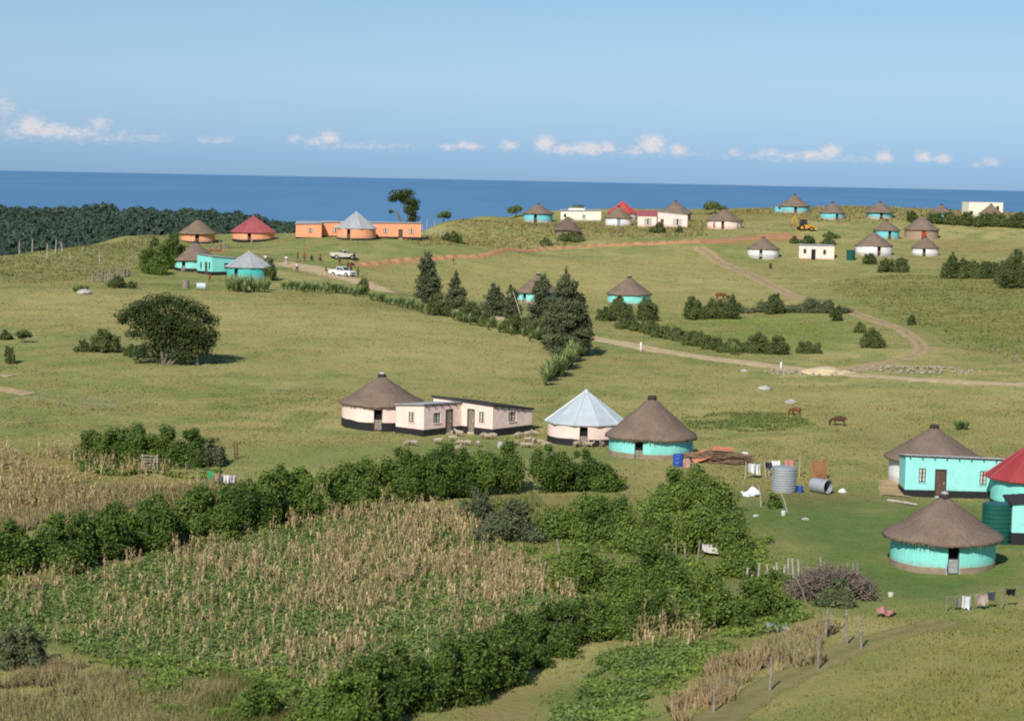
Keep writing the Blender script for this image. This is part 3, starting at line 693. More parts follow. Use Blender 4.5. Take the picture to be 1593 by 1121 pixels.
# ------------------------------------------------------------------ wooded coastal hill behind the left ridge
hx = np.arange(-420, 120, 8.); hy = np.arange(700, 1500, 10.)
HX, HY = np.meshgrid(hx, hy)
def forest_h(x, y):
    """ground of the wooded hill: canopy top seen at rows 322-346 of the photo"""
    top = np.interp(x / y, [-.26, -.2, -.15, -.12, -.09, -.05, 0, .05], [21, 19.5, 20, 22, 25.5, 29, 33, 36])
    crest = -np.abs(y - 1080) * .075
    z = 40 - top - 4.8 + crest + (fbm(x / 60, y / 60, 61) - .5) * 9
    return z - np.clip((x - 0) / 60, 0, 2) * 14
fm = rough_mat('woodland_floor', (.03, .045, .025), (.02, .03, .018), .05)
struct(npmesh('hill', np.stack([HX, HY, forest_h(HX, HY)], -1).reshape(-1, 3), gridfaces(len(hx), len(hy)), fm, smooth=True))
Vs = []; Qs = []; Ts = []; off = 0
protos = []
for k in range(6):
    bl = [(0, 0, 4.5, 4.2, 4.2, 3.4)] + [(RNG.uniform(-3, 3), RNG.uniform(-3, 3), RNG.uniform(3.5, 6.5), RNG.uniform(1.8, 2.8), RNG.uniform(1.8, 2.8), RNG.uniform(1.5, 2.4)) for _ in range(5)]
    protos.append(crown(bl, .42, .95, zmin=.5, core=.72, up=.45, cs=1))
placed = 0
for _ in range(9000):
    y = RNG.uniform(860, 1170); x = RNG.uniform(-.27, .03) * y
    if placed > 4200: continue
    s = RNG.uniform(.38, .66) * (1.5 if RNG.random() < .02 else 1); pv, pq, pt = protos[RNG.integers(6)]
    a = RNG.random() * 6.28; ca, sa = math.cos(a), math.sin(a)
    zz = float(forest_h(np.array([x]), np.array([y]))[0])
    v = np.c_[x + (pv[:, 0] * ca - pv[:, 1] * sa) * s, y + (pv[:, 0] * sa + pv[:, 1] * ca) * s, zz + pv[:, 2] * s * RNG.uniform(.8, 1.25)]
    Vs.append(v); Qs.append(pq + off); Ts.append(np.clip(pt * .8 + RNG.uniform(-.2, .25), 0, 1)); off += len(v); placed += 1
wood = npmesh('forest', np.concatenate(Vs), np.concatenate(Qs), LEAF['forest'], tint=np.concatenate(Ts))
stuff(wood, 'dark coastal forest covering the hill beyond the left ridge', 'forest')

# ------------------------------------------------------------------ grass, maize, beans
def blades(X, Y, h, w, col, per=3, lean=.5, zoff=-.03):
    """tufts of bent blades: per triangles each"""
    n = len(X); Zg = hz(X, Y) + zoff; Vl = []; Cl = []
    for k in range(per):
        a = RNG.random(n) * 2 * PI; dx = np.cos(a); dy = np.sin(a); ln = h * lean * RNG.random(n)
        jx = RNG.normal(size=n) * w * .8; jy = RNG.normal(size=n) * w * .8; b2 = RNG.random(n) * 2 * PI
        px_, py_ = np.cos(b2) * w / 2, np.sin(b2) * w / 2; hh = h * RNG.uniform(.6, 1.15, n)
        p0 = np.c_[X + jx - px_, Y + jy - py_, Zg]; p1 = np.c_[X + jx + px_, Y + jy + py_, Zg]; p2 = np.c_[X + jx + dx * ln, Y + jy + dy * ln, Zg + hh]
        Vl.append(np.stack([p0, p1, p2], 1)); kk = col * RNG.uniform(.85, 1.2, n)[:, None]
        Cl.append(np.repeat(kk[:, None], 3, 1))
    V = np.concatenate(Vl).reshape(-1, 3); C = np.concatenate(Cl).reshape(-1, 3)
    return V, np.arange(len(V)).reshape(-1, 3), C
def grassmat():
    m, nt, b, o = newmat('grass_blades')
    a = nd(nt, 'ShaderNodeAttribute', attribute_name='col'); nt.links.new(a.outputs['Color'], b.inputs['Base Color'])
    b.inputs['Roughness'].default_value = .8; b.inputs['Specular IOR Level'].default_value = .1
    cn = nd(nt, 'ShaderNodeCombineXYZ'); cn.inputs[1].default_value = -.35; cn.inputs[2].default_value = .97; nt.links.new(cn.outputs[0], b.inputs['Normal'])
    t = nd(nt, 'ShaderNodeBsdfTranslucent'); nt.links.new(a.outputs['Color'], t.inputs[0])
    mx = nd(nt, 'ShaderNodeMixShader'); mx.inputs[0].default_value = .25
    nt.links.new(b.outputs[0], mx.inputs[1]); nt.links.new(t.outputs[0], mx.inputs[2]); nt.links.new(mx.outputs[0], o.inputs[0])
    return m
GM = grassmat()
def sample(y0, y1, n, pad=1.16):
    y = np.sqrt(RNG.uniform(y0 ** 2, y1 ** 2, n)); x = RNG.uniform(-.2414, .2414, n) * y * pad
    return x, y
# distance to roads for keeping them clear
ROADS = [o for o in COL.objects if o.name.split('.')[0] in ('gravel_road', 'vehicle_track', 'footpath', 'soil_bank')]
occ = np.zeros(GX.shape, bool)
for o_ in ROADS:
    v = np.empty(len(o_.data.vertices) * 3); o_.data.vertices.foreach_get('co', v); v = v.reshape(-1, 3)
    i = np.clip(((v[:, 0] - gx[0]) / DX + .5).astype(int), 0, len(gx) - 1); j = np.clip(((v[:, 1] - gy[0]) / DX + .5).astype(int), 0, len(gy) - 1)
    k = 1 if 'worn' not in o_.active_material.name else 0
    if k: occ[j, i] = True
def clear(x, y):
    u = np.clip((x - gx[0]) / DX + .5, 0, len(gx) - 1).astype(int); v = np.clip((y - gy[0]) / DX + .5, 0, len(gy) - 1).astype(int)
    return ~occ[v, u]
sets = []
for y0, y1, n, h, w in ((84, 140, 90000, .15, .07), (140, 215, 110000, .15, .09), (215, 330, 90000, .14, .12), (330, 620, 60000, .17, .22)):
    x, y = sample(y0, y1, n); k = clear(x, y); x = x[k]; y = y[k]
    k = (zval('bare1', x, y) + zval('bare2', x, y) + zval('bare3', x, y) + zval('worn', x, y) + .8 * zval('redflat', x, y)) < .30 + .3 * RNG.random(len(x)); x = x[k]; y = y[k]
    q = fbm(x / 3.1, y / 3.1, 71, 3); k = RNG.random(len(x)) < .35 + 1.1 * sm(q, .38, .62); x = x[k]; y = y[k]
    short = zval('lawn', x, y) * .65 + zval('yard', x, y) * .5
    hh = h * RNG.uniform(.5, 1.3, len(x)) * (.6 + .9 * fbm(x / 6, y / 6, 72, 2)) * (1 - short)
    sets.append(blades(x, y, hh, np.full(len(x), w), gcol(x, y) * RNG.uniform(.95, 1.25, (len(x), 1)) * np.array([1, 1, .95])))
def tall(px, n, h, w, col, per=4, var=.25):
    poly = wpoly(px); a = np.array(poly); out = []
    x = RNG.uniform(a[:, 0].min(), a[:, 0].max(), n * 3); y = RNG.uniform(a[:, 1].min(), a[:, 1].max(), n * 3)
    wx = x + (fbm(x / 5, y / 5, 81) - .5) * 5; wy = y + (fbm(x / 5, y / 5, 82) - .5) * 5
    k = inpoly(wx, wy, poly) & (fbm(x / 2.2, y / 2.2, 83, 3) + .12 * RNG.random(len(x)) > .44); x = x[k][:n]; y = y[k][:n]
    c = np.array(col)[None] * RNG.uniform(1 - var, 1 + var, (len(x), 1)) * (1 + .25 * (fbm(x / 3, y / 3, 84)[:, None] - .5) * np.array([1, -.3, 1.]))
    return blades(x, y, h * RNG.uniform(.5, 1.2, len(x)), np.full(len(x), w), c, per, .7)
TAN = lin(170, 153, 112)
sets += [tall([(1040,1100),(1110,1060),(1190,1005),(1260,970),(1325,985),(1290,1012),(1200,1055),(1110,1100),(1060,1130)], 5000, .75, .07, TAN),
 tall([(-60,1035),(90,1025),(200,1055),(330,1080),(330,1150),(-60,1150)], 7000, .7, .06, lin(152, 144, 100)),
 tall([(-60,770),(0,778),(120,760),(330,755),(320,775),(180,800),(0,832),(-60,840)], 6000, .7, .07, lin(158, 146, 102)),
 tall([(0,400),(120,380),(260,366),(270,400),(180,430),(60,440),(0,440)], 3500, .36, .16, lin(134, 134, 84)),
 tall([(560,352),(760,342),(1100,345),(1100,368),(900,375),(650,385)], 6000, .5, .22, lin(150, 142, 90)),
 tall([(1060,648),(1150,640),(1250,645),(1285,660),(1180,672),(1080,668)], 1500, .26, .12, lin(108, 124, 68)),
 tall([(1290,440),(1400,425),(1593,440),(1700,480),(1700,560),(1593,565),(1490,540),(1420,500),(1330,470)], 7000, .26, .16, lin(124, 126, 72)),
 tall([(1080,332),(1230,322),(1420,322),(1593,330),(1593,345),(1300,350)], 4000, .55, .25, lin(156, 146, 94)),
 tall([(300,1050),(480,1095),(560,1140),(250,1140),(320,1080)], 4000, .6, .07, lin(116, 118, 68)),
 tall([(720,790),(830,770),(880,800),(830,840),(760,830)], 4500, .6, .1, lin(134, 138, 80))]
off = 0; Vg = []; Qg = []; Cg = []
for V, Q, C in sets: Vg.append(V); Qg.append(Q + off); Cg.append(C); off += len(V)
stuff(npmesh('grass', np.concatenate(Vg), np.concatenate(Qg), GM, color=np.concatenate(Cg)), 'tufts of olive and tan pasture grass covering the hillsides', 'grass')

def beans(px, n, seed):
    poly = wpoly(px); a = np.array(poly)
    x = RNG.uniform(a[:, 0].min(), a[:, 0].max(), n); y = RNG.uniform(a[:, 1].min(), a[:, 1].max(), n)
    k = inpoly(x + (fbm(x / 4, y / 4, 91) - .5) * 3, y, poly) & (fbm(x / 2.6, y / 2.6, seed, 3) > .32); x = x[k]; y = y[k]
    C = np.c_[x, y, hz(x, y) + .05 + .30 * RNG.random(len(x))]; N = rand_unit(len(x)); N[:, 2] = np.abs(N[:, 2]) + .6; N[:, 1] -= .3; N /= np.linalg.norm(N, axis=1, keepdims=True)
    return leaf_quads(C, N, RNG.uniform(.05, .115, len(x)), .8), np.clip(RNG.random(len(x)) * .8 + .5 * (fbm(x / 4, y / 4, 95) - .3), 0, 1)
(V1, Q1), T1 = beans(CORN_PX, 150000, 92); (V2, Q2), T2 = beans([(930,1020),(1020,1000),(1090,1010),(1010,1080),(900,1130),(850,1130),(920,1060)], 16000, 93)
stuff(npmesh('bean_leaves', np.concatenate([V1, V2]), np.concatenate([Q1, Q2 + len(V1)]), LEAF['bean'], tint=np.r_[T1, T2]), 'green bean and pumpkin leaves covering the soil between the maize stalks', 'crop')
def undergrowth(px, n, hmax, seed, thr=.40):
    poly = wpoly(px); a = np.array(poly); x = RNG.uniform(a[:, 0].min(), a[:, 0].max(), n); y = RNG.uniform(a[:, 1].min(), a[:, 1].max(), n)
    q = fbm(x / 2.4, y / 2.4, seed, 3); k = inpoly(x + (fbm(x / 4, y / 4, 91) - .5) * 5, y + (fbm(x / 4, y / 4, 97) - .5) * 5, poly) & (q > thr); x = x[k]; y = y[k]; q = q[k]
    h = hmax * np.clip((q - thr) / .25, .15, 1.2) * RNG.random(len(x)) ** .6
    C = np.c_[x, y, hz(x, y) + .03 + h]; N = rand_unit(len(x)); N[:, 2] = np.abs(N[:, 2]) + .4; N[:, 1] -= .4; N /= np.linalg.norm(N, axis=1, keepdims=True)
    return leaf_quads(C, N, RNG.uniform(.07, .16, len(x)), .55), np.clip(RNG.random(len(x)) * .7 + .6 * (fbm(x / 3, y / 3, 99) - .3), 0, 1)
UG = [undergrowth([(740,800),(850,790),(1000,775),(1150,800),(1200,880),(1260,930),(1240,985),(1100,1000),(960,985),(900,930),(830,880),(760,830)], 60000, .4, 111, .44), undergrowth([(900,1121),(930,1030),(1010,1000),(1130,1000),(1160,1020),(1060,1080),(980,1140)], 22000, .3, 112, .42),
      undergrowth([(120,1030),(330,1040),(520,1082),(560,1140),(290,1140),(220,1080)], 34000, .6, 113, .42), undergrowth([(-20,905),(150,880),(480,800),(650,785),(650,795),(480,815),(200,880),(-20,925)], 26000, .5, 114, .34), undergrowth([(110,722),(330,726),(340,740),(120,738)], 9000, .5, 115, .38)]
Vu = []; Qu = []; Tu = []; off = 0
for (v_, q_), t_u in UG: Vu.append(v_); Qu.append(q_ + off); Tu.append(t_u); off += len(v_)
stuff(npmesh('undergrowth', np.concatenate(Vu), np.concatenate(Qu), LEAF['bush'], tint=np.concatenate(Tu)), 'low leafy undergrowth between the bushes and along the hedges', 'undergrowth')
def stalk(seed):
    r = random.Random(seed); V = []; Q = []
    h = r.uniform(.95, 1.75); lean = Vector((r.uniform(-.18, .18), r.uniform(-.18, .18), 1)) * h
    if r.random() < .28: lean = Vector((r.uniform(-.7, .7), r.uniform(-.4, .4), .75)) * h
    def quad(a, b_, c, d): V.extend([a, b_, c, d]); Q.append([len(V)-4, len(V)-3, len(V)-2, len(V)-1])
    w = .022
    for ang in (0, PI / 2):
        s = Vector((math.cos(ang), math.sin(ang), 0)) * w
        quad(-s, s, lean + s * .5, lean - s * .5)
    for i in range(r.randint(4, 8)):
        t = r.uniform(.25, .98); p = lean * t; a = r.random() * 6.28; o_ = Vector((math.cos(a), math.sin(a), 0)); L = r.uniform(.28, .55)
        side = Vector((-o_.y, o_.x, 0)) * r.uniform(.03, .06)
        p1 = p + o_ * L * .45 + Vector((0, 0, L * r.uniform(-.1, .35))); p2 = p + o_ * L * r.uniform(.5, .8) + Vector((0, 0, -L * r.uniform(.2, .8)))
        quad(p - side * .5, p + side * .5, p1 + side, p1 - side); quad(p1 - side, p1 + side, p2 + side * .2, p2 - side * .2)
    if r.random() < .6:
        for i in range(3):
            a = r.random() * 6.28; e = lean + Vector((math.cos(a) * .12, math.sin(a) * .12, .2)); s = Vector((.014, 0, 0))
            quad(lean - s, lean + s, e + s, e - s)
    return np.array([v[:] for v in V]), np.array(Q), np.array([r.random() for _ in Q])
STALK = [stalk(i) for i in range(24)]
def corn_points(px, n, dens):
    poly = wpoly(px); a = np.array(poly)
    x = RNG.uniform(a[:, 0].min(), a[:, 0].max(), n); y = RNG.uniform(a[:, 1].min(), a[:, 1].max(), n)
    k = inpoly(x, y, poly); x = x[k]; y = y[k]
    k = RNG.random(len(x)) < dens(x, y); return x[k], y[k]
def d1(x, y):
    u_ = 796 + x / y * 3300
    q = fbm(x / 3.5, y / 3.5, 101, 3)
    e = sm(u_, 150, 720) * .62 + .38; n = sm(y, 108, 138)
    return np.clip((.10 + .72 * sm(q, .36, .64)) * e * (.62 + .40 * n) * (1.2 + .8 * sm(u_, 430, 680)), 0, 1)
x1, y1 = corn_points(CORN_PX, 8500, d1)
x2, y2 = corn_points(CORN2_PX, 2600, lambda x, y: .9 * sm(fbm(x / 3.5, y / 3.5, 102, 3), .35, .6))
x3, y3 = corn_points(CORN3_PX, 200, lambda x, y: .5 + 0 * x)
xs = np.r_[x1, x2, x3]; ys = np.r_[y1, y2, y3]; order = np.argsort(ys)
near = order[:300]; rest = order[300:]
CORNMAT = LEAF['corn']; meshes = []
for k, (v, q, t) in enumerate(STALK):
    o_ = npmesh('maize_stalk', v, q, CORNMAT, tint=t); meshes.append(o_.data); bpy.data.objects.remove(o_)
for i in near:
    o_ = link('maize_stalk', meshes[RNG.integers(24)], None); o_.location = (xs[i], ys[i], gnd(xs[i], ys[i]) - .03); o_.rotation_euler = (0, 0, RNG.random() * 6.28)
    s_ = RNG.uniform(.75, 1.05); o_.scale = (s_, s_, s_); tag(o_, 'dry tan maize stalk standing among green bean leaves near the front of the field', 'maize', 'dry maize stalks at the front of the field')
Vs = []; Qs = []; Ts = []; off = 0
for i in rest:
    v, q, t = STALK[RNG.integers(24)]; a = RNG.random() * 6.28; ca, sa = math.cos(a), math.sin(a); s_ = RNG.uniform(.7, 1.05)
    Vs.append(np.c_[xs[i] + (v[:, 0] * ca - v[:, 1] * sa) * s_, ys[i] + (v[:, 0] * sa + v[:, 1] * ca) * s_, gnd(xs[i], ys[i]) - .03 + v[:, 2] * s_])
    Qs.append(q + off); Ts.append(np.clip(t * .8 + RNG.uniform(-.1, .3), 0, 1)); off += len(v)
stuff(npmesh('maize', np.concatenate(Vs), np.concatenate(Qs), CORNMAT, tint=np.concatenate(Ts)), 'dense dry maize crop filling the fields', 'crop')
# ------------------------------------------------------------------ round huts
def hut(label, cx, eave, wall, apex, eave_y, base, paintk, roof='thatch', band=None, band_h=.3, door=None, door_w=9, leaf='dark', half=True, cap=True, name='round_hut', Y=None, windows=(), sides=0, rz=0., door_h=1.85, tall=None, group=None):
    """eave/wall: (left,right) photo columns; rows apex, eave_y (eave ends), base (front foot of the wall)"""
    if Y is None:
        g = P((wall[0] + wall[1]) / 2, base); s = scale_at(g); Rw = (wall[1] - wall[0]) / 2 * s; Y = g.y + Rw
    p = at(cx, base, Y); s = scale_at(p); Rw = (wall[1] - wall[0]) / 2 * s; Re = (eave[1] - eave[0]) / 2 * s
    x = p.x; zb = gnd(x, Y)
    zf = gnd(x, Y - Rw)
    ze = at(cx, eave_y, Y).z - zb; za = at(cx, apex, Y).z - zb
    t = thing(name, label, 'hut', (x, Y, zb), rz, group)
    dang = None
    if door is not None:
        dx = (door - (wall[0] + wall[1]) / 2) * s; dang = math.asin(max(-.92, min(.92, dx / Rw))); hw = door_w * s / 2 / Rw
        hw = max(hw, .36 / Rw)
    n = 72
    angs = [2 * PI * i / n - PI for i in range(n)]
    if dang is not None:
        angs = [a for a in angs if not (dang - hw - .03 < a < dang + hw + .03)] + [dang - hw, dang + hw]
    for (wpx, w_, z0, z1) in windows:
        a = math.asin((wpx - (wall[0] + wall[1]) / 2) * s / Rw)
    angs = sorted(angs); n = len(angs); zlo = min(-.6, zf - zb - .5)
    def ringp(a, r, z): return (r * math.sin(a), -r * math.cos(a), z)
    sd = random.uniform(0, 50)
    def rw(a, z): return Rw * (1 + .010 * mnoise.noise(Vector((math.sin(a) * 3 + sd, math.cos(a) * 3, z * .8))))
    zd = min(door_h, ze - .15)
    b = B(); zt = ze + .12
    levels = [zlo, .25, zd, zt] if dang is not None else [zlo, .25, zd, zt]
    def isdoor(i):
        if dang is None: return False
        m_ = (angs[i] + angs[(i + 1) % n]) / 2
        return abs(m_ - dang) < hw and angs[i] < angs[(i + 1) % n]
    idx = {}
    def vi(i, k, inner):
        key = (i % n, k, inner)
        if key not in idx:
            a = angs[i % n]; r = rw(a, levels[k]) - (.24 if inner else 0)
            idx[key] = len(b.v); b.v.append(ringp(a, r, levels[k]))
        return idx[key]
    for i in range(n):
        for k in range(3):
            if isdoor(i) and k < 2: continue
            b.f.append((vi(i, k, 0), vi(i + 1, k, 0), vi(i + 1, k + 1, 0), vi(i, k + 1, 0)))
            b.f.append((vi(i + 1, k, 1), vi(i, k, 1), vi(i, k + 1, 1), vi(i + 1, k + 1, 1)))
        if isdoor(i):
            b.f.append((vi(i, 2, 0), vi(i + 1, 2, 0), vi(i + 1, 2, 1), vi(i, 2, 1)))
            for j in (i, i + 1):
                for k in (0, 1): b.f.append((vi(j, k, 0), vi(j, k, 1), vi(j, k + 1, 1), vi(j, k + 1, 0)))
    w = b.build('wall', MT[paintk], t)
    if band:
        b = B(); nb = 96; rows = []
        for i in range(nb):
            a = 2 * PI * i / nb - PI
            hb = band_h * (1 + .16 * mnoise.noise(Vector((a * 2.2, sd, 0)))) + max(0, 0)
            gz = gnd(x + Rw * math.sin(a), Y - Rw * math.cos(a)) - zb
            rows.append((a, min(gz, .4) * .5 + hb, rw(a, .2)))
        for i in range(nb):
            a0, h0, r0 = rows[i]; a1, h1, r1 = rows[(i + 1) % nb]
            if dang is not None and abs((a0 + a1) / 2 - dang) < hw + .01: continue
            e = .03
            o4 = [ringp(a0, r0 + e, zlo), ringp(a1, r1 + e, zlo), ringp(a1, r1 + e, h1), ringp(a0, r0 + e, h0), ringp(a1, r1 - .02, h1 + .01), ringp(a0, r0 - .02, h0 + .01)]
            b.add(o4, [(0, 1, 2, 3), (3, 2, 4, 5)])
        b.build('base_band', MT[band], t)
    if dang is not None:
        M_ = Matrix.Rotation(dang, 4, 'Z') @ Matrix.Translation((0, -Rw * math.cos(hw) + .10, 0))
        wd = Rw * math.sin(hw)
        b = B(); top = zd * (.52 if half else 1.0)
        b.box(-wd, wd, 0, .05, .03, top - .01, M_)
        for zz in (top * .12, top * .5, top * .88): b.box(-wd * .96, wd * .96, -.02, 0, zz - .04, zz + .04, M_)
        dl = b.build('door', MT[leaf if leaf != 'dark' else 'wood_dark'], t)
        if half or leaf == 'dark':
            b = B(); b.box(-wd, wd, .35, .4, .03, zd, M_); b.build('doorway_shade', MT['dark'], t)  # black sheet behind the opening, painted stand-in for the shade indoors
        b = B()
        for sx in (-1, 1): b.box(sx * wd - .045, sx * wd + .045, -.09, -.02, 0, zd - .02, M_)
        b.box(-wd - .045, wd + .045, -.09, -.02, zd - .02, zd + .08, M_)
        b.build('door_frame', MT['wood_dark' if paintk not in ('turq', 'turq_deep') else 'frame'], t)
    # roof
    if roof.startswith('thatch'):
        b = B(); k = 64; prof = []
        H = za - ze; drop = .12
        steps = [(1.0, -.0), (.985, .05), (.86, .145), (.70, .295), (.52, .475), (.34, .66), (.18, .83), (.06, .965), (0.0, 1.0)]
        ns = 96
        vs = []
        rowsn = [(Re * .93, ze - drop)] + [(Re * q, ze + H * hh - (.0 if q < .99 else drop * .55)) for q, hh in steps[:-1]]
        for ki, (r, z) in enumerate(rowsn):
            for i in range(ns):
                a = 2 * PI * i / ns
                jr = r * (1 + .012 * mnoise.noise(Vector((math.cos(a) * 4 + sd, math.sin(a) * 4, r)))) + (random.uniform(-.035, .035) if ki in (0, 1) else 0)
                jz = .05 * mnoise.noise(Vector((math.cos(a) * 5, math.sin(a) * 5 + sd, r * 2))) + .11 * mnoise.noise(Vector((math.cos(a) * 1.6 + sd, math.sin(a) * 1.6, r * .7))) + (random.uniform(-.04, .03) if ki in (0, 1) else 0)
                vs.append((jr * math.cos(a), jr * math.sin(a), z + jz))
        fs = [(q * ns + i, q * ns + (i + 1) % ns, (q + 1) * ns + (i + 1) % ns, (q + 1) * ns + i) for q in range(len(rowsn) - 1) for i in range(ns)]
        vs.append((0, 0, za)); last = (len(rowsn) - 1) * ns
        fs += [(last + i, last + (i + 1) % ns, len(vs) - 1) for i in range(ns)]
        # underside
        vs.append((0, 0, ze + .35)); fs += [((i + 1) % ns, i, len(vs) - 1) for i in range(ns)]
        b.add(vs, fs)
        for i in range(260):      # frayed straw at the eave
            a = random.random() * 2 * PI; r0_ = Re * random.uniform(.95, .995); L_ = random.uniform(.08, .26); wv = random.uniform(.02, .05) / Re; z0_ = ze - random.uniform(.0, .08)
            b.add([(r0_ * math.cos(a - wv), r0_ * math.sin(a - wv), z0_), (r0_ * math.cos(a + wv), r0_ * math.sin(a + wv), z0_), ((r0_ + L_ * .6) * math.cos(a), (r0_ + L_ * .6) * math.sin(a), z0_ - L_ * .8)], [(0, 1, 2)])
        ro = b.build('roof', MT[roof], t, smooth=True)
        if cap:
            b = B(); b.lathe([(.36, za - .30), (.40, za - .05), (.30, za + .10), (.16, za + .06)], 16, wob=.05, seed=sd); b.build('roof_cap', MT['fascia'], ro)
            if cap == 'pale':
                b = B(); b.ball((0, 0, za + .14), .28, 2, (1, 1, .45), .25, sd); b.build('cap_stone', MT['concrete'], ro)
    else:
        ns = sides or 14; b = B(); vs = [(0, 0, za)]; off_ = PI / ns
        for i in range(ns):
            a = 2 * PI * i / ns + off_ - PI / 2
            vs.append((Re * math.cos(a), Re * math.sin(a), ze))
        for i in range(ns):
            a = 2 * PI * i / ns + off_ - PI / 2
            vs.append((Re * .99 * math.cos(a), Re * .99 * math.sin(a), ze - .07))
        vs.append((0, 0, za - .12))
        fs = [(0, 1 + i, 1 + (i + 1) % ns) for i in range(ns)] + [(1 + i, 1 + ns + i, 1 + ns + (i + 1) % ns, 1 + (i + 1) % ns) for i in range(ns)] + [(2 * ns + 1, 1 + ns + (i + 1) % ns, 1 + ns + i) for i in range(ns)]
        b.add(vs, fs)
        # corrugation ribs down each facet
        for i in range(ns):
            A0 = Vector(vs[1 + i]); A1 = Vector(vs[1 + (i + 1) % ns]); ap = Vector(vs[0]); nrm = (A0 - ap).cross(A1 - ap).normalized()
            if nrm.z < 0: nrm = -nrm
            for q in np.linspace(.12, .88, 6):
                st = A0.lerp(A1, q) + nrm * .015; lift = 1 - abs(q - .5) * 1.9
                en = st.lerp(A0.lerp(A1, .5).lerp(ap, 1.0) + nrm * .015, max(.08, lift * .96))
                b.tube(st, en, .012, .010, 4)
        ro = b.build('roof', MT[roof], t)
        b = B()
        for i in range(ns): b.tube(Vector(vs[1 + i]) + Vector((0, 0, .02)), Vector((0, 0, za + .02)), .055, .05, 5)
        b.build('ridge_strip', MT[roof], ro)
        b = B(); b.lathe([(.30, za - .22), (.24, za - .02), (.03, za + .16)], ns); b.build('roof_cap', MT[roof], ro)
    return t
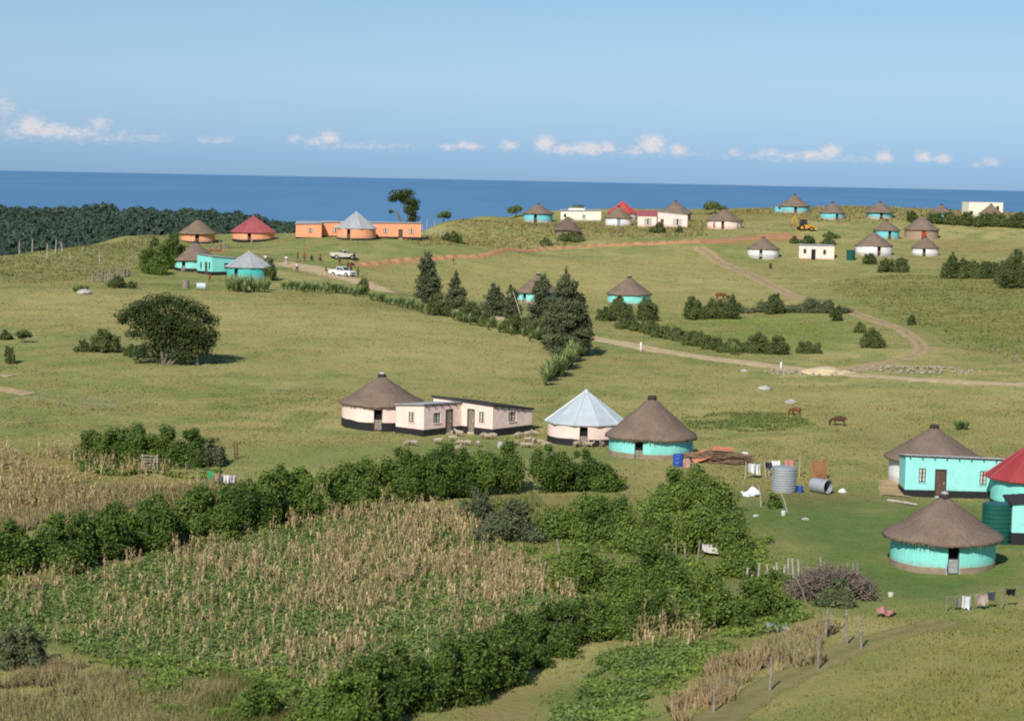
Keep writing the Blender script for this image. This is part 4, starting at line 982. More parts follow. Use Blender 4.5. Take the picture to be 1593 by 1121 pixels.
H = [
 # near
 dict(label='turquoise round hut with grey thatch and mud foot, largest and nearest hut', cx=1465, eave=(1371,1559), wall=(1386,1547), apex=770, eave_y=832, base=893, paintk='turq', band='stone', band_h=.38, door=1467, door_w=16, leaf='doorgrey', cap='pale'),
 dict(label='white walled thatched hut half hidden behind the long turquoise house', cx=1450, eave=(1374,1526), wall=(1382,1518), apex=662, eave_y=711, base=757, paintk='white', door=None, Y=171.5),
 dict(label='turquoise thatched hut beside the zinc roofed hut, brown foot band', cx=1012, eave=(940,1084), wall=(945,1076), apex=617, eave_y=677, base=715, paintk='turq', band='stone', band_h=.42, door=988, door_w=11, leaf='wood', cap=True),
 dict(label='pale pink thatched hut with black foot band at the left end of the pink house', cx=593, eave=(526,658), wall=(531,654), apex=583, eave_y=626, base=671, paintk='peach', band='black', band_h=.75, door=591, door_w=13, leaf='wood', cap='pale'),
 dict(label='white round hut under a pale galvanised cone roof with black foot band', cx=910, eave=(846,973), wall=(851,968), apex=607, eave_y=655, base=694, paintk='peach', roof='zinc', band='black', band_h=.55, door=905, door_w=11, leaf='wood', sides=10),
 dict(label='red metal roofed turquoise hut cut off by the right edge of the photo', cx=1608, eave=(1530,1686), wall=(1541,1675), apex=682, eave_y=742, base=798, paintk='turq', roof='red', band='black', band_h=.5, sides=12),
 # left group
 dict(label='turquoise thatched hut with black foot beside a bush, behind the small turquoise house', cx=305, eave=(268,341), wall=(272,338), apex=376, eave_y=404, base=423, paintk='turq', band='black', band_h=.5, door=290, door_w=6, leaf='wood'),
 dict(label='turquoise round hut with silver metal cone roof among aloes', cx=387, eave=(350,425), wall=(353,421), apex=391, eave_y=415, base=436, paintk='turq_deep', roof='zincdark', door=371, door_w=5, sides=12, band='turq_deep', band_h=.3),
 dict(label='orange round hut with brown thatch at the left end of the orange homestead', cx=308, eave=(278,339), wall=(283,336), apex=341, eave_y=363, base=379, paintk='orange', roof='thatch_gold', door=312, door_w=6, band='black', band_h=.2),
 dict(label='orange round hut with a faded red metal cone roof', cx=394, eave=(358,429), wall=(361,426), apex=336, eave_y=361, base=377, paintk='orange', roof='redpink', door=391.5, door_w=5, band='black', band_h=.35, sides=20, cap=False),
 dict(label='orange round hut with silver cone roof standing before the long orange house', cx=554, eave=(521,587), wall=(524,585), apex=329.5, eave_y=355, base=374, paintk='orange', roof='zincdark', door=545, door_w=6, band='black', band_h=.25, sides=10),
 # centre far
 dict(label='turquoise thatched hut left of the cream flat roofed house on the ridge', cx=837, eave=(812,862), wall=(814,859), apex=317, eave_y=332, base=346.5, paintk='turq_blue', band='concrete', band_h=.25, door=832, door_w=5),
 dict(label='cream round hut with bright red pointed roof behind a small thatched hut', cx=968, eave=(942,994), wall=(946,991), apex=313, eave_y=331, base=344.5, paintk='cream', roof='redbright', sides=8, Y=556),
 dict(label='small white thatched hut with blue door before the red pointed roof', cx=962, eave=(940,985), wall=(942,983), apex=320.5, eave_y=338.5, base=352, paintk='white', roof='thatch_gold', door=962, door_w=5, leaf='doorblue', half=False),
 dict(label='thatched brown walled hut behind the peach house with two windows', cx=1050, eave=(1022,1078), wall=(1027,1075), apex=312.5, eave_y=332, base=351, paintk='tan', Y=548),
 dict(label='turquoise thatched hut half hidden behind tall pines in the valley', cx=837, eave=(801,873), wall=(804,869), apex=426, eave_y=454, base=473, paintk='turq', band='stone', band_h=.35, door=815, door_w=5, leaf='wood', cap='pale'),
 dict(label='turquoise thatched hut alone in the valley behind a row of bushes', cx=978, eave=(942,1014), wall=(944,1011), apex=430, eave_y=457, base=475, paintk='turq', band='stone', band_h=.3, door=962, door_w=5, cap='pale'),
 # right far
 dict(label='pale pink thatched hut by itself left of the yellow digger', cx=1127, eave=(1099,1158), wall=(1101,1156), apex=325, eave_y=343, base=356.5, paintk='pink', band='pinkband', band_h=.2, door=1123, door_w=4.5),
 dict(label='turquoise thatched hut with lean-to block, highest on the skyline', cx=1235.5, eave=(1210,1260), wall=(1212,1258), apex=302.5, eave_y=320.5, base=331.5, paintk='turq_blue', door=1234, door_w=4.5, band='concrete', band_h=.2),
 dict(label='small turquoise thatched hut right of the highest hut on the skyline', cx=1294.5, eave=(1274,1315), wall=(1275,1313), apex=314.5, eave_y=331, base=342, paintk='turq_blue', door=1299, door_w=4.5, band='concrete', band_h=.2),
 dict(label='turquoise thatched hut on the skyline just above the mid-slope turquoise hut', cx=1368.5, eave=(1345,1392), wall=(1347,1387), apex=313.5, eave_y=330, base=341, paintk='turq_blue', door=1366, door_w=4.5, band='concrete', band_h=.2),
 dict(label='rightmost turquoise thatched hut on the skyline beside the dark hedge', cx=1464, eave=(1443,1485), wall=(1444,1483), apex=318, eave_y=333, base=343, paintk='turq_blue', door=1466, door_w=4.5, band='concrete', band_h=.2),
 dict(label='turquoise thatched hut on the slope between the white hut and the brown hut', cx=1379, eave=(1357,1400), wall=(1359,1398), apex=342, eave_y=358, base=371.5, paintk='turq_blue', door=1380, door_w=4.5),
 dict(label='large brown mud walled thatched hut with a red door', cx=1433, eave=(1405,1461), wall=(1407,1459), apex=334.5, eave_y=357, base=372.5, paintk='tan', door=1432, door_w=7, leaf='doorred', half=False),
 dict(label='large white thatched hut beside the green water tank', cx=1359, eave=(1330,1389), wall=(1331,1388), apex=360, eave_y=382, base=399, paintk='white', door=1363, door_w=5, band='concrete', band_h=.25),
 dict(label='small white thatched hut in front of the brown mud hut', cx=1439, eave=(1417,1461), wall=(1418,1459), apex=368, eave_y=385.5, base=398.5, paintk='white', door=1433, door_w=5, band='concrete', band_h=.25),
 dict(label='white thatched hut left of the pink box house, track passing below it', cx=1187, eave=(1161,1213), wall=(1163,1212), apex=369, eave_y=387, base=403.5, paintk='white', door=1181, door_w=5, leaf='doorgrey', band='concrete', band_h=.3),
 dict(label='low brown thatched hut in front of the cream box house at far right', cx=1541, eave=(1522,1561), wall=(1526,1557), apex=317.5, eave_y=332.5, base=342, paintk='tan', roof='thatch_gold', door=1541, door_w=5),
]
HUTS = {}
for h in H: HUTS[h['label'][:24]] = hut(**h)

# ruined hut with slumping thatch
g = P(884, 367); s = scale_at(g); t = thing('ruined_hut', 'ruined mud hut with slumped ragged thatch and bush against it', 'hut', (g.x, g.y + 2.4, gnd(g.x, g.y + 2.4)))
b = B(); b.lathe([(3.0, -.5), (3.0, .9), (2.9, 1.3), (2.7, 1.3), (2.7, -.5)], 40, cap=False, wob=.25, seed=4); b.build('wall', MT['mud'], t)
b = B(); ns = 60; vs = []
for r, z in ((3.45, .95), (3.5, 1.12), (2.6, 2.1), (1.5, 3.1), (.6, 3.9)):
    for i in range(ns):
        a = 2 * PI * i / ns; k = 1 + .10 * mnoise.noise(Vector((math.cos(a) * 2.5, math.sin(a) * 2.5, r)))
        sag = -.55 * max(0, math.cos(a - .2)) * (r / 3.5)
        vs.append((r * k * math.cos(a), r * k * math.sin(a), z + sag + .12 * mnoise.noise(Vector((a * 6, r * 3, 1)))))
fs = [(q*ns+i, q*ns+(i+1) % ns, (q+1)*ns+(i+1) % ns, (q+1)*ns+i) for q in range(4) for i in range(ns)]
vs.append((0, 0, 4.25)); fs += [(4*ns+i, 4*ns+(i+1) % ns, len(vs)-1) for i in range(ns)]
b.add(vs, fs); ro = b.build('roof', MT['thatch_old'], t)
b = B()
for i in range(14):
    a = random.uniform(-1.2, 1.4); r = 3.3; b.tube((r * math.cos(a), r * math.sin(a), random.uniform(.2, .5)), (r * .3 * math.cos(a), r * .3 * math.sin(a), 3.9), .05, .03, 5)
b.build('rafter', MT['wood'], ro)

# ------------------------------------------------------------------ box houses
def panel(b, M, L, zlo, h0, h1, holes, th=.2):
    """wall panel in local x (0..L), top from h0 to h1, with rectangular holes (x0,x1,z0,z1); outer face at y=0, inner at y=th"""
    xs = sorted({0, L, *[h[0] for h in holes], *[h[1] for h in holes]}); zs = sorted({zlo, *[h[2] for h in holes], *[h[3] for h in holes]})
    top = lambda x: h0 + (h1 - h0) * x / L
    def inside(x, z): return any(h[0] < x < h[1] and h[2] < z < h[3] for h in holes)
    for i in range(len(xs) - 1):
        xm = (xs[i] + xs[i+1]) / 2
        for k in range(len(zs)):
            z0 = zs[k]; lastrow = k == len(zs) - 1
            za_ = (top(xs[i]) if lastrow else zs[k+1]); zb_ = (top(xs[i+1]) if lastrow else zs[k+1])
            if inside(xm, (z0 + min(za_, zb_)) / 2): continue
            for y, fl in ((0, 0), (th, 1)):
                q = [(xs[i], y, z0), (xs[i+1], y, z0), (xs[i+1], y, zb_), (xs[i], y, za_)]
                b.add([M @ Vector(p) for p in q], [(0, 1, 2, 3) if not fl else (3, 2, 1, 0)])
    for x0, x1, z0, z1 in holes:
        for a, c in (((x0, z0), (x1, z0)), ((x1, z0), (x1, z1)), ((x1, z1), (x0, z1)), ((x0, z1), (x0, z0))):
            q = [(a[0], 0, a[1]), (c[0], 0, c[1]), (c[0], th, c[1]), (a[0], th, a[1])]
            b.add([M @ Vector(p) for p in q], [(3, 2, 1, 0)])
def house(parent, origin, rz, L, W, hs, paintk, front=(), left=(), right=(), roofm='zincdark', over=.22, plinth=None, plinth_h=.5, zlo=-.8, fascia='fascia', ends=True, glass='glass', framek='frame'):
    """box at origin (near-left corner) in the parent's frame. x along the front (L), y going back (W). hs: heights at (0,0),(L,0),(L,W),(0,W).
    openings: (kind, x0, x1, z0, z1[, mat])"""
    G = Matrix.Translation(origin) @ Matrix.Rotation(rz, 4, 'Z')
    faces = {'front': (G, L, hs[0], hs[1], front), 'right': (G @ Matrix.Translation((L, 0, 0)) @ Matrix.Rotation(PI / 2, 4, 'Z'), W, hs[1], hs[2], right),
             'back': (G @ Matrix.Translation((L, W, 0)) @ Matrix.Rotation(PI, 4, 'Z'), L, hs[2], hs[3], ()), 'left': (G @ Matrix.Translation((0, W, 0)) @ Matrix.Rotation(-PI / 2, 4, 'Z'), W, hs[3], hs[0], left)}
    b = B(); pb = B()
    for nm, (M, LL, h0, h1, ops) in faces.items():
        panel(b, M, LL, zlo, h0, h1, [(o[1], o[2], o[3], o[4]) for o in ops])
    wl = b.build('wall', MT[paintk], parent)
    for nm, (M, LL, h0, h1, ops) in faces.items():
        cuts = sorted([(o[1], o[2]) for o in ops if o[0] == 'door']); x = -.03
        if plinth:
            for a, c in cuts + [(LL + .03, None)]:
                if a - x > .05: pb.box(x, a - .02, -.03, .0, zlo, plinth_h, M)
                x = (c or 0) + .02
        for o in ops:
            kind, x0, x1, z0, z1 = o[:5]
            if kind == 'win':
                fb = B(); f = .06
                for a in ((x0, x1, z0, z0 + f), (x0, x1, z1 - f, z1), (x0, x0 + f, z0 + f, z1 - f), (x1 - f, x1, z0 + f, z1 - f)): fb.box(a[0], a[1], .07, .12, a[2], a[3], M)
                xm = (x0 + x1) / 2; fb.box(xm - .02, xm + .02, .08, .11, z0 + f, z1 - f, M)
                for q in (1/3, 2/3): fb.box(x0 + f, x1 - f, .085, .105, z0 + (z1 - z0) * q - .015, z0 + (z1 - z0) * q + .015, M)
                wn = fb.build('window', MT[framek], parent)
                gb = B(); gb.box(x0, x1, .125, .135, z0, z1, M); gb.build('pane', MT[glass], wn)
                sb = B(); sb.box(x0 - .06, x1 + .06, -.07, .02, z0 - .07, z0 - .003, M); sb.build('sill', MT[paintk], wn)
                if len(o) > 5:     # curtains behind the glass
                    cb = B()
                    for c0, c1 in ((x0 + .05, x0 + (x1 - x0) * .42), (x0 + (x1 - x0) * .60, x1 - .05)): cb.box(c0, c1, .10, .122, z0 + .08, z1 - .08, M)
                    cb.build('curtain', MT[o[5]], wn)
            else:
                db = B(); db.box(x0 + .02, x1 - .02, .08, .13, z0, z1 - .02, M)
                for zz in (.15, .5, .85): db.box(x0 + .06, x1 - .06, .065, .08, z0 + (z1 - z0) * zz - .05, z0 + (z1 - z0) * zz + .05, M)
                d = db.build('door', MT[o[5] if len(o) > 5 else 'wood_dark'], parent)
                hb = B(); hb.box(x1 - .16, x1 - .10, .03, .065, z0 + .95, z0 + 1.08, M); hb.build('handle', MT['chrome'], d)
                jb = B()
                for a in ((x0 - .05, x0 + .02), (x1 - .02, x1 + .05)): jb.box(a[0], a[1], -.02, .07, z0, z1, M)
                jb.box(x0 - .05, x1 + .05, -.02, .07, z1, z1 + .06, M); jb.build('door_frame', MT[framek], d)
    if plinth: pb.build('plinth', MT[plinth], parent)
    # roof sheet with corrugations, sloping as the wall tops do
    def zt(x, y):
        u_ = x / L; v_ = y / W
        return (hs[0] * (1-u_) * (1-v_) + hs[1] * u_ * (1-v_) + hs[2] * u_ * v_ + hs[3] * (1-u_) * v_)
    b = B(); n = max(12, int(L / .22)); vs = []
    xs_ = np.linspace(-over, L + over, n + 1)
    for zz in (.10, .02):
        for y in (-over, W + over):
            for i, x in enumerate(xs_): vs.append(G @ Vector((x, y, zt(x, y) + zz + (.03 if i % 2 else 0))))
    m_ = n + 1; fs = []
    for i in range(n):
        fs += [(i, i+1, m_+i+1, m_+i), (2*m_+i+1, 2*m_+i, 3*m_+i, 3*m_+i+1), (i+1, i, 2*m_+i, 2*m_+i+1), (m_+i, m_+i+1, 3*m_+i+1, 3*m_+i)]
    fs += [(0, m_, 3*m_, 2*m_), (m_-1, 3*m_-1, 4*m_-1, 2*m_-1)]
    b.add(vs, fs); ro = b.build('roof', MT[roofm], parent)
    if fascia:
        b = B()
        def bar(p, q):
            p = Vector(p); q = Vector(q); d = q - p; L_ = d.length
            M = G @ Matrix.Translation(p) @ d.to_track_quat('X', 'Z').to_matrix().to_4x4(); b.box(0, L_, -.02, .02, -.05, .095, M)
        o_ = over - .03
        c4 = [(-o_, -o_), (L + o_, -o_), (L + o_, W + o_), (-o_, W + o_)]
        for i in range(4):
            a = c4[i]; c = c4[(i + 1) % 4]; bar((a[0], a[1], zt(*a)), (c[0], c[1], zt(*c)))
        b.build('fascia', MT[fascia], ro)
    if ends:
        for i in range(int(L / .95)):
            x = .35 + i * .95
            b = B(); M = G @ Matrix.Translation((x, -.16, zt(x, 0) - .19)); b.box(-.035, .035, 0, .17, 0, .11, M); b.build('rafter_end', MT['wood_dark'], ro)
    return wl
def corner(px, py):
    g = P(px, py); return g, scale_at(g)

# pink house of two joined blocks, seen corner on
g, s = corner(659, 679); t = thing('pink_house', 'pale pink L shaped house with black foot band, sheep in front of it', 'house', g, math.radians(50))
g2, s2 = corner(766, 679); d = g2 - g; d.rotate(Matrix.Rotation(-math.radians(50), 3, 'Z')); hB = 48.5 * s2 + (g2.z - g.z)
hA = 49.3 * s; LA = d.x - .005; vis = -d.y; WB = vis + 3.45; o_ = WB - vis
house(t, (0, 0, 0), 0, LA, 3.4, (hA, hA - .15, hA - .42, hA - .28), 'pink', front=[('win', LA * .25, LA * .44, 1.1, 2.0, 'framewhite'), ('door', LA * .58, LA * .75, .1, 2.15, 'wood')], left=[('win', 1.55, 2.25, 1.15, 2.05, 'framewhite')], plinth='black', plinth_h=.60, over=.10)
house(t, (d.x, d.y, 0), 0, 5.5, WB, (hB, hB - .7, hB - .55, hB + .2), 'pink', front=[('win', 2.2, 3.25, 1.1, 1.95, 'framewhite')], left=[('win', o_ + vis * .56, o_ + vis * .74, 1.1, 2.05, 'framewhite'), ('door', o_ + vis * .2, o_ + vis * .41, .1, 2.15, 'wood')], plinth='black', plinth_h=.60, over=.16, roofm='fascia')
# long turquoise house on the right
g, s = corner(1407, 771); t = thing('turquoise_house', 'long turquoise flat roofed house with two barred windows and a brown door', 'house', g, math.radians(-2))
L = 153 * s; k = s
house(t, (0, 0, 0), 0, L, 3.2, (63 * s, 60 * s, 60 * s - .36, 63 * s - .36), 'pale_turq', front=[('win', 21 * k, 32 * k, 22 * k, 44 * k, 'framewhite'), ('door', 47 * k, 63 * k, .05, 42 * k, 'wood_dark'), ('win', 115 * k, 126 * k, 20 * k, 42 * k, 'framewhite')], plinth='black', plinth_h=.5, over=.10)
# house on the right edge
g, s = corner(1573, 847); t = thing('turquoise_house', 'turquoise house corner with black foot cut by the right photo edge, beside the green tank', 'house', g, math.radians(-4))
house(t, (0, 0, 0), 0, 5.2, 3.6, (64 * s, 74 * s, 74 * s, 64 * s), 'pale_turq', plinth='black', plinth_h=.85, over=.12, roofm='fascia', ends=False)
# small turquoise house, left group
g, s = corner(330, 428.5); t = thing('turquoise_house', 'small turquoise house with sloping roof between thatched hut and silver roofed hut', 'house', g, math.radians(38)); h = 29.5 * s
house(t, (0, 0, 0), 0, 5.2, 5.0, (h, h - .45, h - .35, h + .15), 'turq', front=[('win', 2.3, 3.3, 1.1, 2.0)], left=[('win', 1.0, 1.5, 1.0, 2.1), ('door', 2.7, 3.35, .05, 2.1), ('win', 3.8, 4.3, 1.0, 2.1)], plinth='black', plinth_h=.6, over=.1, ends=False)
# orange homestead: long house with a projecting wing
g, s = corner(460, 371.5); t = thing('orange_house', 'long orange house with black roof edge and a projecting wing at its left end', 'house', g, math.radians(4)); h = 23 * s
k = s
house(t, (0, 0, 0), 0, 40 * k, 4.6, (h, h + .15, h + .45, h + .45), 'orange', front=[('win', 19 * k, 26 * k, 10 * k, 16.5 * k, 'framewhite')], plinth='black', plinth_h=.35, over=.15, ends=False)
house(t, (40.2 * k, 2.7, .35), 0, 155 * k, 4.4, (h, h + .2, h + .2, h + .2), 'orange', front=[('win', 17 * k, 25 * k, 8 * k, 15 * k, 'framewhite'), ('win', 96 * k, 103 * k, 8 * k, 15 * k, 'framewhite'), ('door', 120 * k, 126 * k, .05, 14 * k), ('win', 136 * k, 144 * k, 8 * k, 15 * k, 'framewhite')], plinth='black', plinth_h=.35, over=.15, ends=False)
# cream house on the ridge: main block and taller end block
g, s = corner(872, 343); t = thing('cream_house', 'cream flat roofed house with two blocks on the ridge', 'house', g, math.radians(-1)); k = s; h = 15 * s
house(t, (0, 0, 0), 0, 49 * k, 4.5, (h, h + .2, h + .35, h + .2), 'cream', front=[('win', 5 * k, 9 * k, 5 * k, 10.5 * k), ('win', 33.5 * k, 39 * k, 4 * k, 10 * k, 'framewhite')], over=.2, ends=False, plinth='concrete', plinth_h=.3)
house(t, (49.2 * k, -.6, .1), 0, 13.5 * k, 4.9, (h + .15, h + .15, h + .3, h + .3), 'cream', over=.2, ends=False, plinth='concrete', plinth_h=.3)
house(t, (12 * k, 1.4, h + .3), 0, 26 * k, 2.8, (.55, .55, .55, .55), 'white', over=.15, ends=False, zlo=-.5)
# pink houses next to it
g, s = corner(1023, 353.5); t = thing('peach_house', 'peach house with curtained window in front of the brown walled hut on the ridge', 'house', g, math.radians(-2)); k = s; h = 23 * s
house(t, (0, 0, 0), 0, 46 * k, 3.2, (h + .1, h - .5, h - .5, h + .1), 'pink', front=[('door', 4.5 * k, 9 * k, .05, 2.0), ('win', 24 * k, 37 * k, 4 * k, 13.5 * k, 'framewhite')], over=.08, ends=False, plinth='pinkband', plinth_h=.25)
g, s = corner(992, 352.5); t = thing('pink_house', 'low pink house with red sheet roof between white hut and peach house', 'house', g, math.radians(-1)); k = s; h = 17 * s
house(t, (0, 0, 0), 0, 29 * k, 3.6, (h, h, h + 1.1, h + 1.1), 'pink', front=[('win', 10 * k, 21 * k, 4 * k, 13 * k, 'framewhite')], roofm='redpink', over=.2, ends=False, plinth='pinkband', plinth_h=.25, fascia=None)
# pink box house with tank
g, s = corner(1243, 404); t = thing('pink_house', 'small pink box house with flat roof standing beside the green water tank', 'house', g, math.radians(-4)); k = s; h = 22.5 * s
house(t, (0, 0, 0), 0, 54 * k, 3.6, (h, h, h + .1, h + .1), 'pink', front=[('win', 6.5 * k, 11 * k, 10 * k, 17 * k), ('door', 19 * k, 25 * k, .05, 16.5 * k, 'dark'), ('win', 37 * k, 41.5 * k, 9 * k, 16.5 * k)], over=.1, ends=False, plinth='rust', plinth_h=.22)
# cream box on the skyline
g = at(1507, 336, 572); g.z = gnd(g.x, g.y); s = scale_at(g); t = thing('cream_house', 'cream two storey box house on the skyline at far right', 'house', g, math.radians(8)); h = at(1507, 314.5, 572).z - g.z
house(t, (0, 0, 0), 0, 55 * s, 5.5, (h, h, h, h), 'cream', over=.0, ends=False, fascia=None, zlo=-1.2, roofm='concrete', front=[('win', 44 * s, 49 * s, h - 1.9, h - .9)])
# block leaning on the highest hut
g = at(1206, 332, 566); g.z = gnd(g.x, g.y); s = scale_at(g); t = thing('flat_house', 'low turquoise block house joined to the left side of the highest hut', 'house', g, math.radians(3)); h = at(1206, 321.5, 566).z - g.z
house(t, (0, 0, 0), 0, 17 * s, 3.2, (h, h, h + .1, h + .1), 'turq_blue', over=.1, ends=False, front=[('win', 5 * s, 8.5 * s, 1.0, 1.8)])
# ------------------------------------------------------------------ people, sheep, cattle
def person(px, base, label, shirt, trousers, pose='stand', face=0., k=1., skirt=False):
    g = P(px, base); t = tag(link('person', PERSON[pose][0], None), label, 'person'); t.location = g; t.rotation_euler = (0, 0, face); t.scale = (k, k, k)
    for nm, me, c in (('shirt', PERSON[pose][1], shirt), ('trousers', PERSON[pose][2], trousers)):
        o = link(nm, me, None, t); o.material_slots[0].link = 'OBJECT'; o.material_slots[0].material = plain(c)
    link('hair', PERSON[pose][3], None, t)
    return t
W_ = (.72, .72, .70); DK = (.03, .03, .04); RD_ = (.42, .05, .04); BR = (.16, .07, .05); YL = (.62, .52, .12); GR_ = (.06, .12, .05); BL = (.05, .08, .22)
for a in [(413, 410, 'person in dark trousers and white top, standing at the far left of the group', W_, DK, 'stand', .4), (417, 409.5, 'person in brown clothes close beside the one in a white top', (.38, .24, .18), DK, 'reach', -1.0),
 (445, 411, 'person dressed all in white alone on the edge of the gravel', W_, (.6, .6, .58), 'stand', .2), (463, 406.5, 'person in a brown top walking at the back of the gravel', BR, (.2, .12, .1), 'walk', 1.4),
 (462, 423, 'person in white shirt and black trousers walking on the open gravel', W_, DK, 'walk', .5), (473.5, 407, 'person in a red top and dark skirt behind the gravel', RD_, BR, 'stand', -.4),
 (484.5, 405.5, 'person in dark clothes sitting on the ground left of the red sitter', DK, DK, 'sit', .3), (499, 406, 'person in dark red sitting by the earth edge', (.25, .05, .06), DK, 'sit', -.5),
 (528, 412, 'person in a green top and red skirt between the two pickups', GR_, RD_, 'stand', .8), (551, 406.5, 'person in black standing in front of the dusty pickup', DK, DK, 'stand', -.3),
 (507, 430, 'person in green and yellow on the road left of the white pickup', GR_, YL, 'walk', -1.2), (546, 423, 'person in red behind the bonnet of the white pickup', RD_, DK, 'stand', .9),
 (552, 431, 'person in a yellow top right of the white pickup', YL, DK, 'reach', 1.2), (557, 430, 'person in dark green at the right end of the group by the white pickup', GR_, DK, 'stand', -1.), (541, 420, 'person in brown seen over the roof of the white pickup', BR, DK, 'stand', .1),
 (326.5, 438, 'child in red in front of the small turquoise house', RD_, BR, 'walk', .6), (705, 412, 'child in dark top and orange bottoms alone on the field below the red soil', DK, (.5, .2, .08), 'walk', -.9), (1111, 356, 'person in red at the wall of the pale pink thatched hut', RD_, RD_, 'stand', .2)]:
    person(*a, k=.8 if 'child' in a[2] else 1.0)
for i, (zx, zy) in enumerate([(360,352),(384,354),(482,347),(538,310),(570,315),(543,335),(573,350),(604,353),(648,358),(556,380),(674,325),(688,327),(706,326),(782,352),(815,321),(850,318),(878,313),(838,360),(860,362),(878,342),(852,338),(905,348),(930,362),(1055,360),(1093,358),(1108,360),(1160,360),(798,354)]):
    g = P(500 + zx * .3766, 560 + zy * .3766); o = link('sheep', SHEEP[0 if random.random() < .72 else 1], None); o.location = g; o.rotation_euler = (0, 0, random.choice([random.uniform(-.7, .7), PI + random.uniform(-.7, .7), random.uniform(0, 6.28)])); k = random.uniform(.66, .86); o.scale = (k, k, k)
    tag(o, 'cream woolly sheep of the small flock before the pink house', 'sheep', 'sheep grazing before the pink house')
for px, base, m, rz, lab in [(1238, 645, 0, 2.6, 'reddish brown cow lying low in the green wet patch'), (1305, 662, 1, 3.0, 'dark brown cow grazing head down on the pasture right of the reddish cow'), (1121, 466, 0, .3, 'red brown cow behind the row of valley bushes'), (1198.5, 418, 0, 1.4, 'brown cow below the white hut beside the track')]:
    o = link('cow', COW[m], None); o.location = P(px, base); o.rotation_euler = (0, 0, rz); k = .62 if px == 1238 else (.74 if px == 1305 else 1.); o.scale = (k, k, k); tag(o, lab, 'cow')

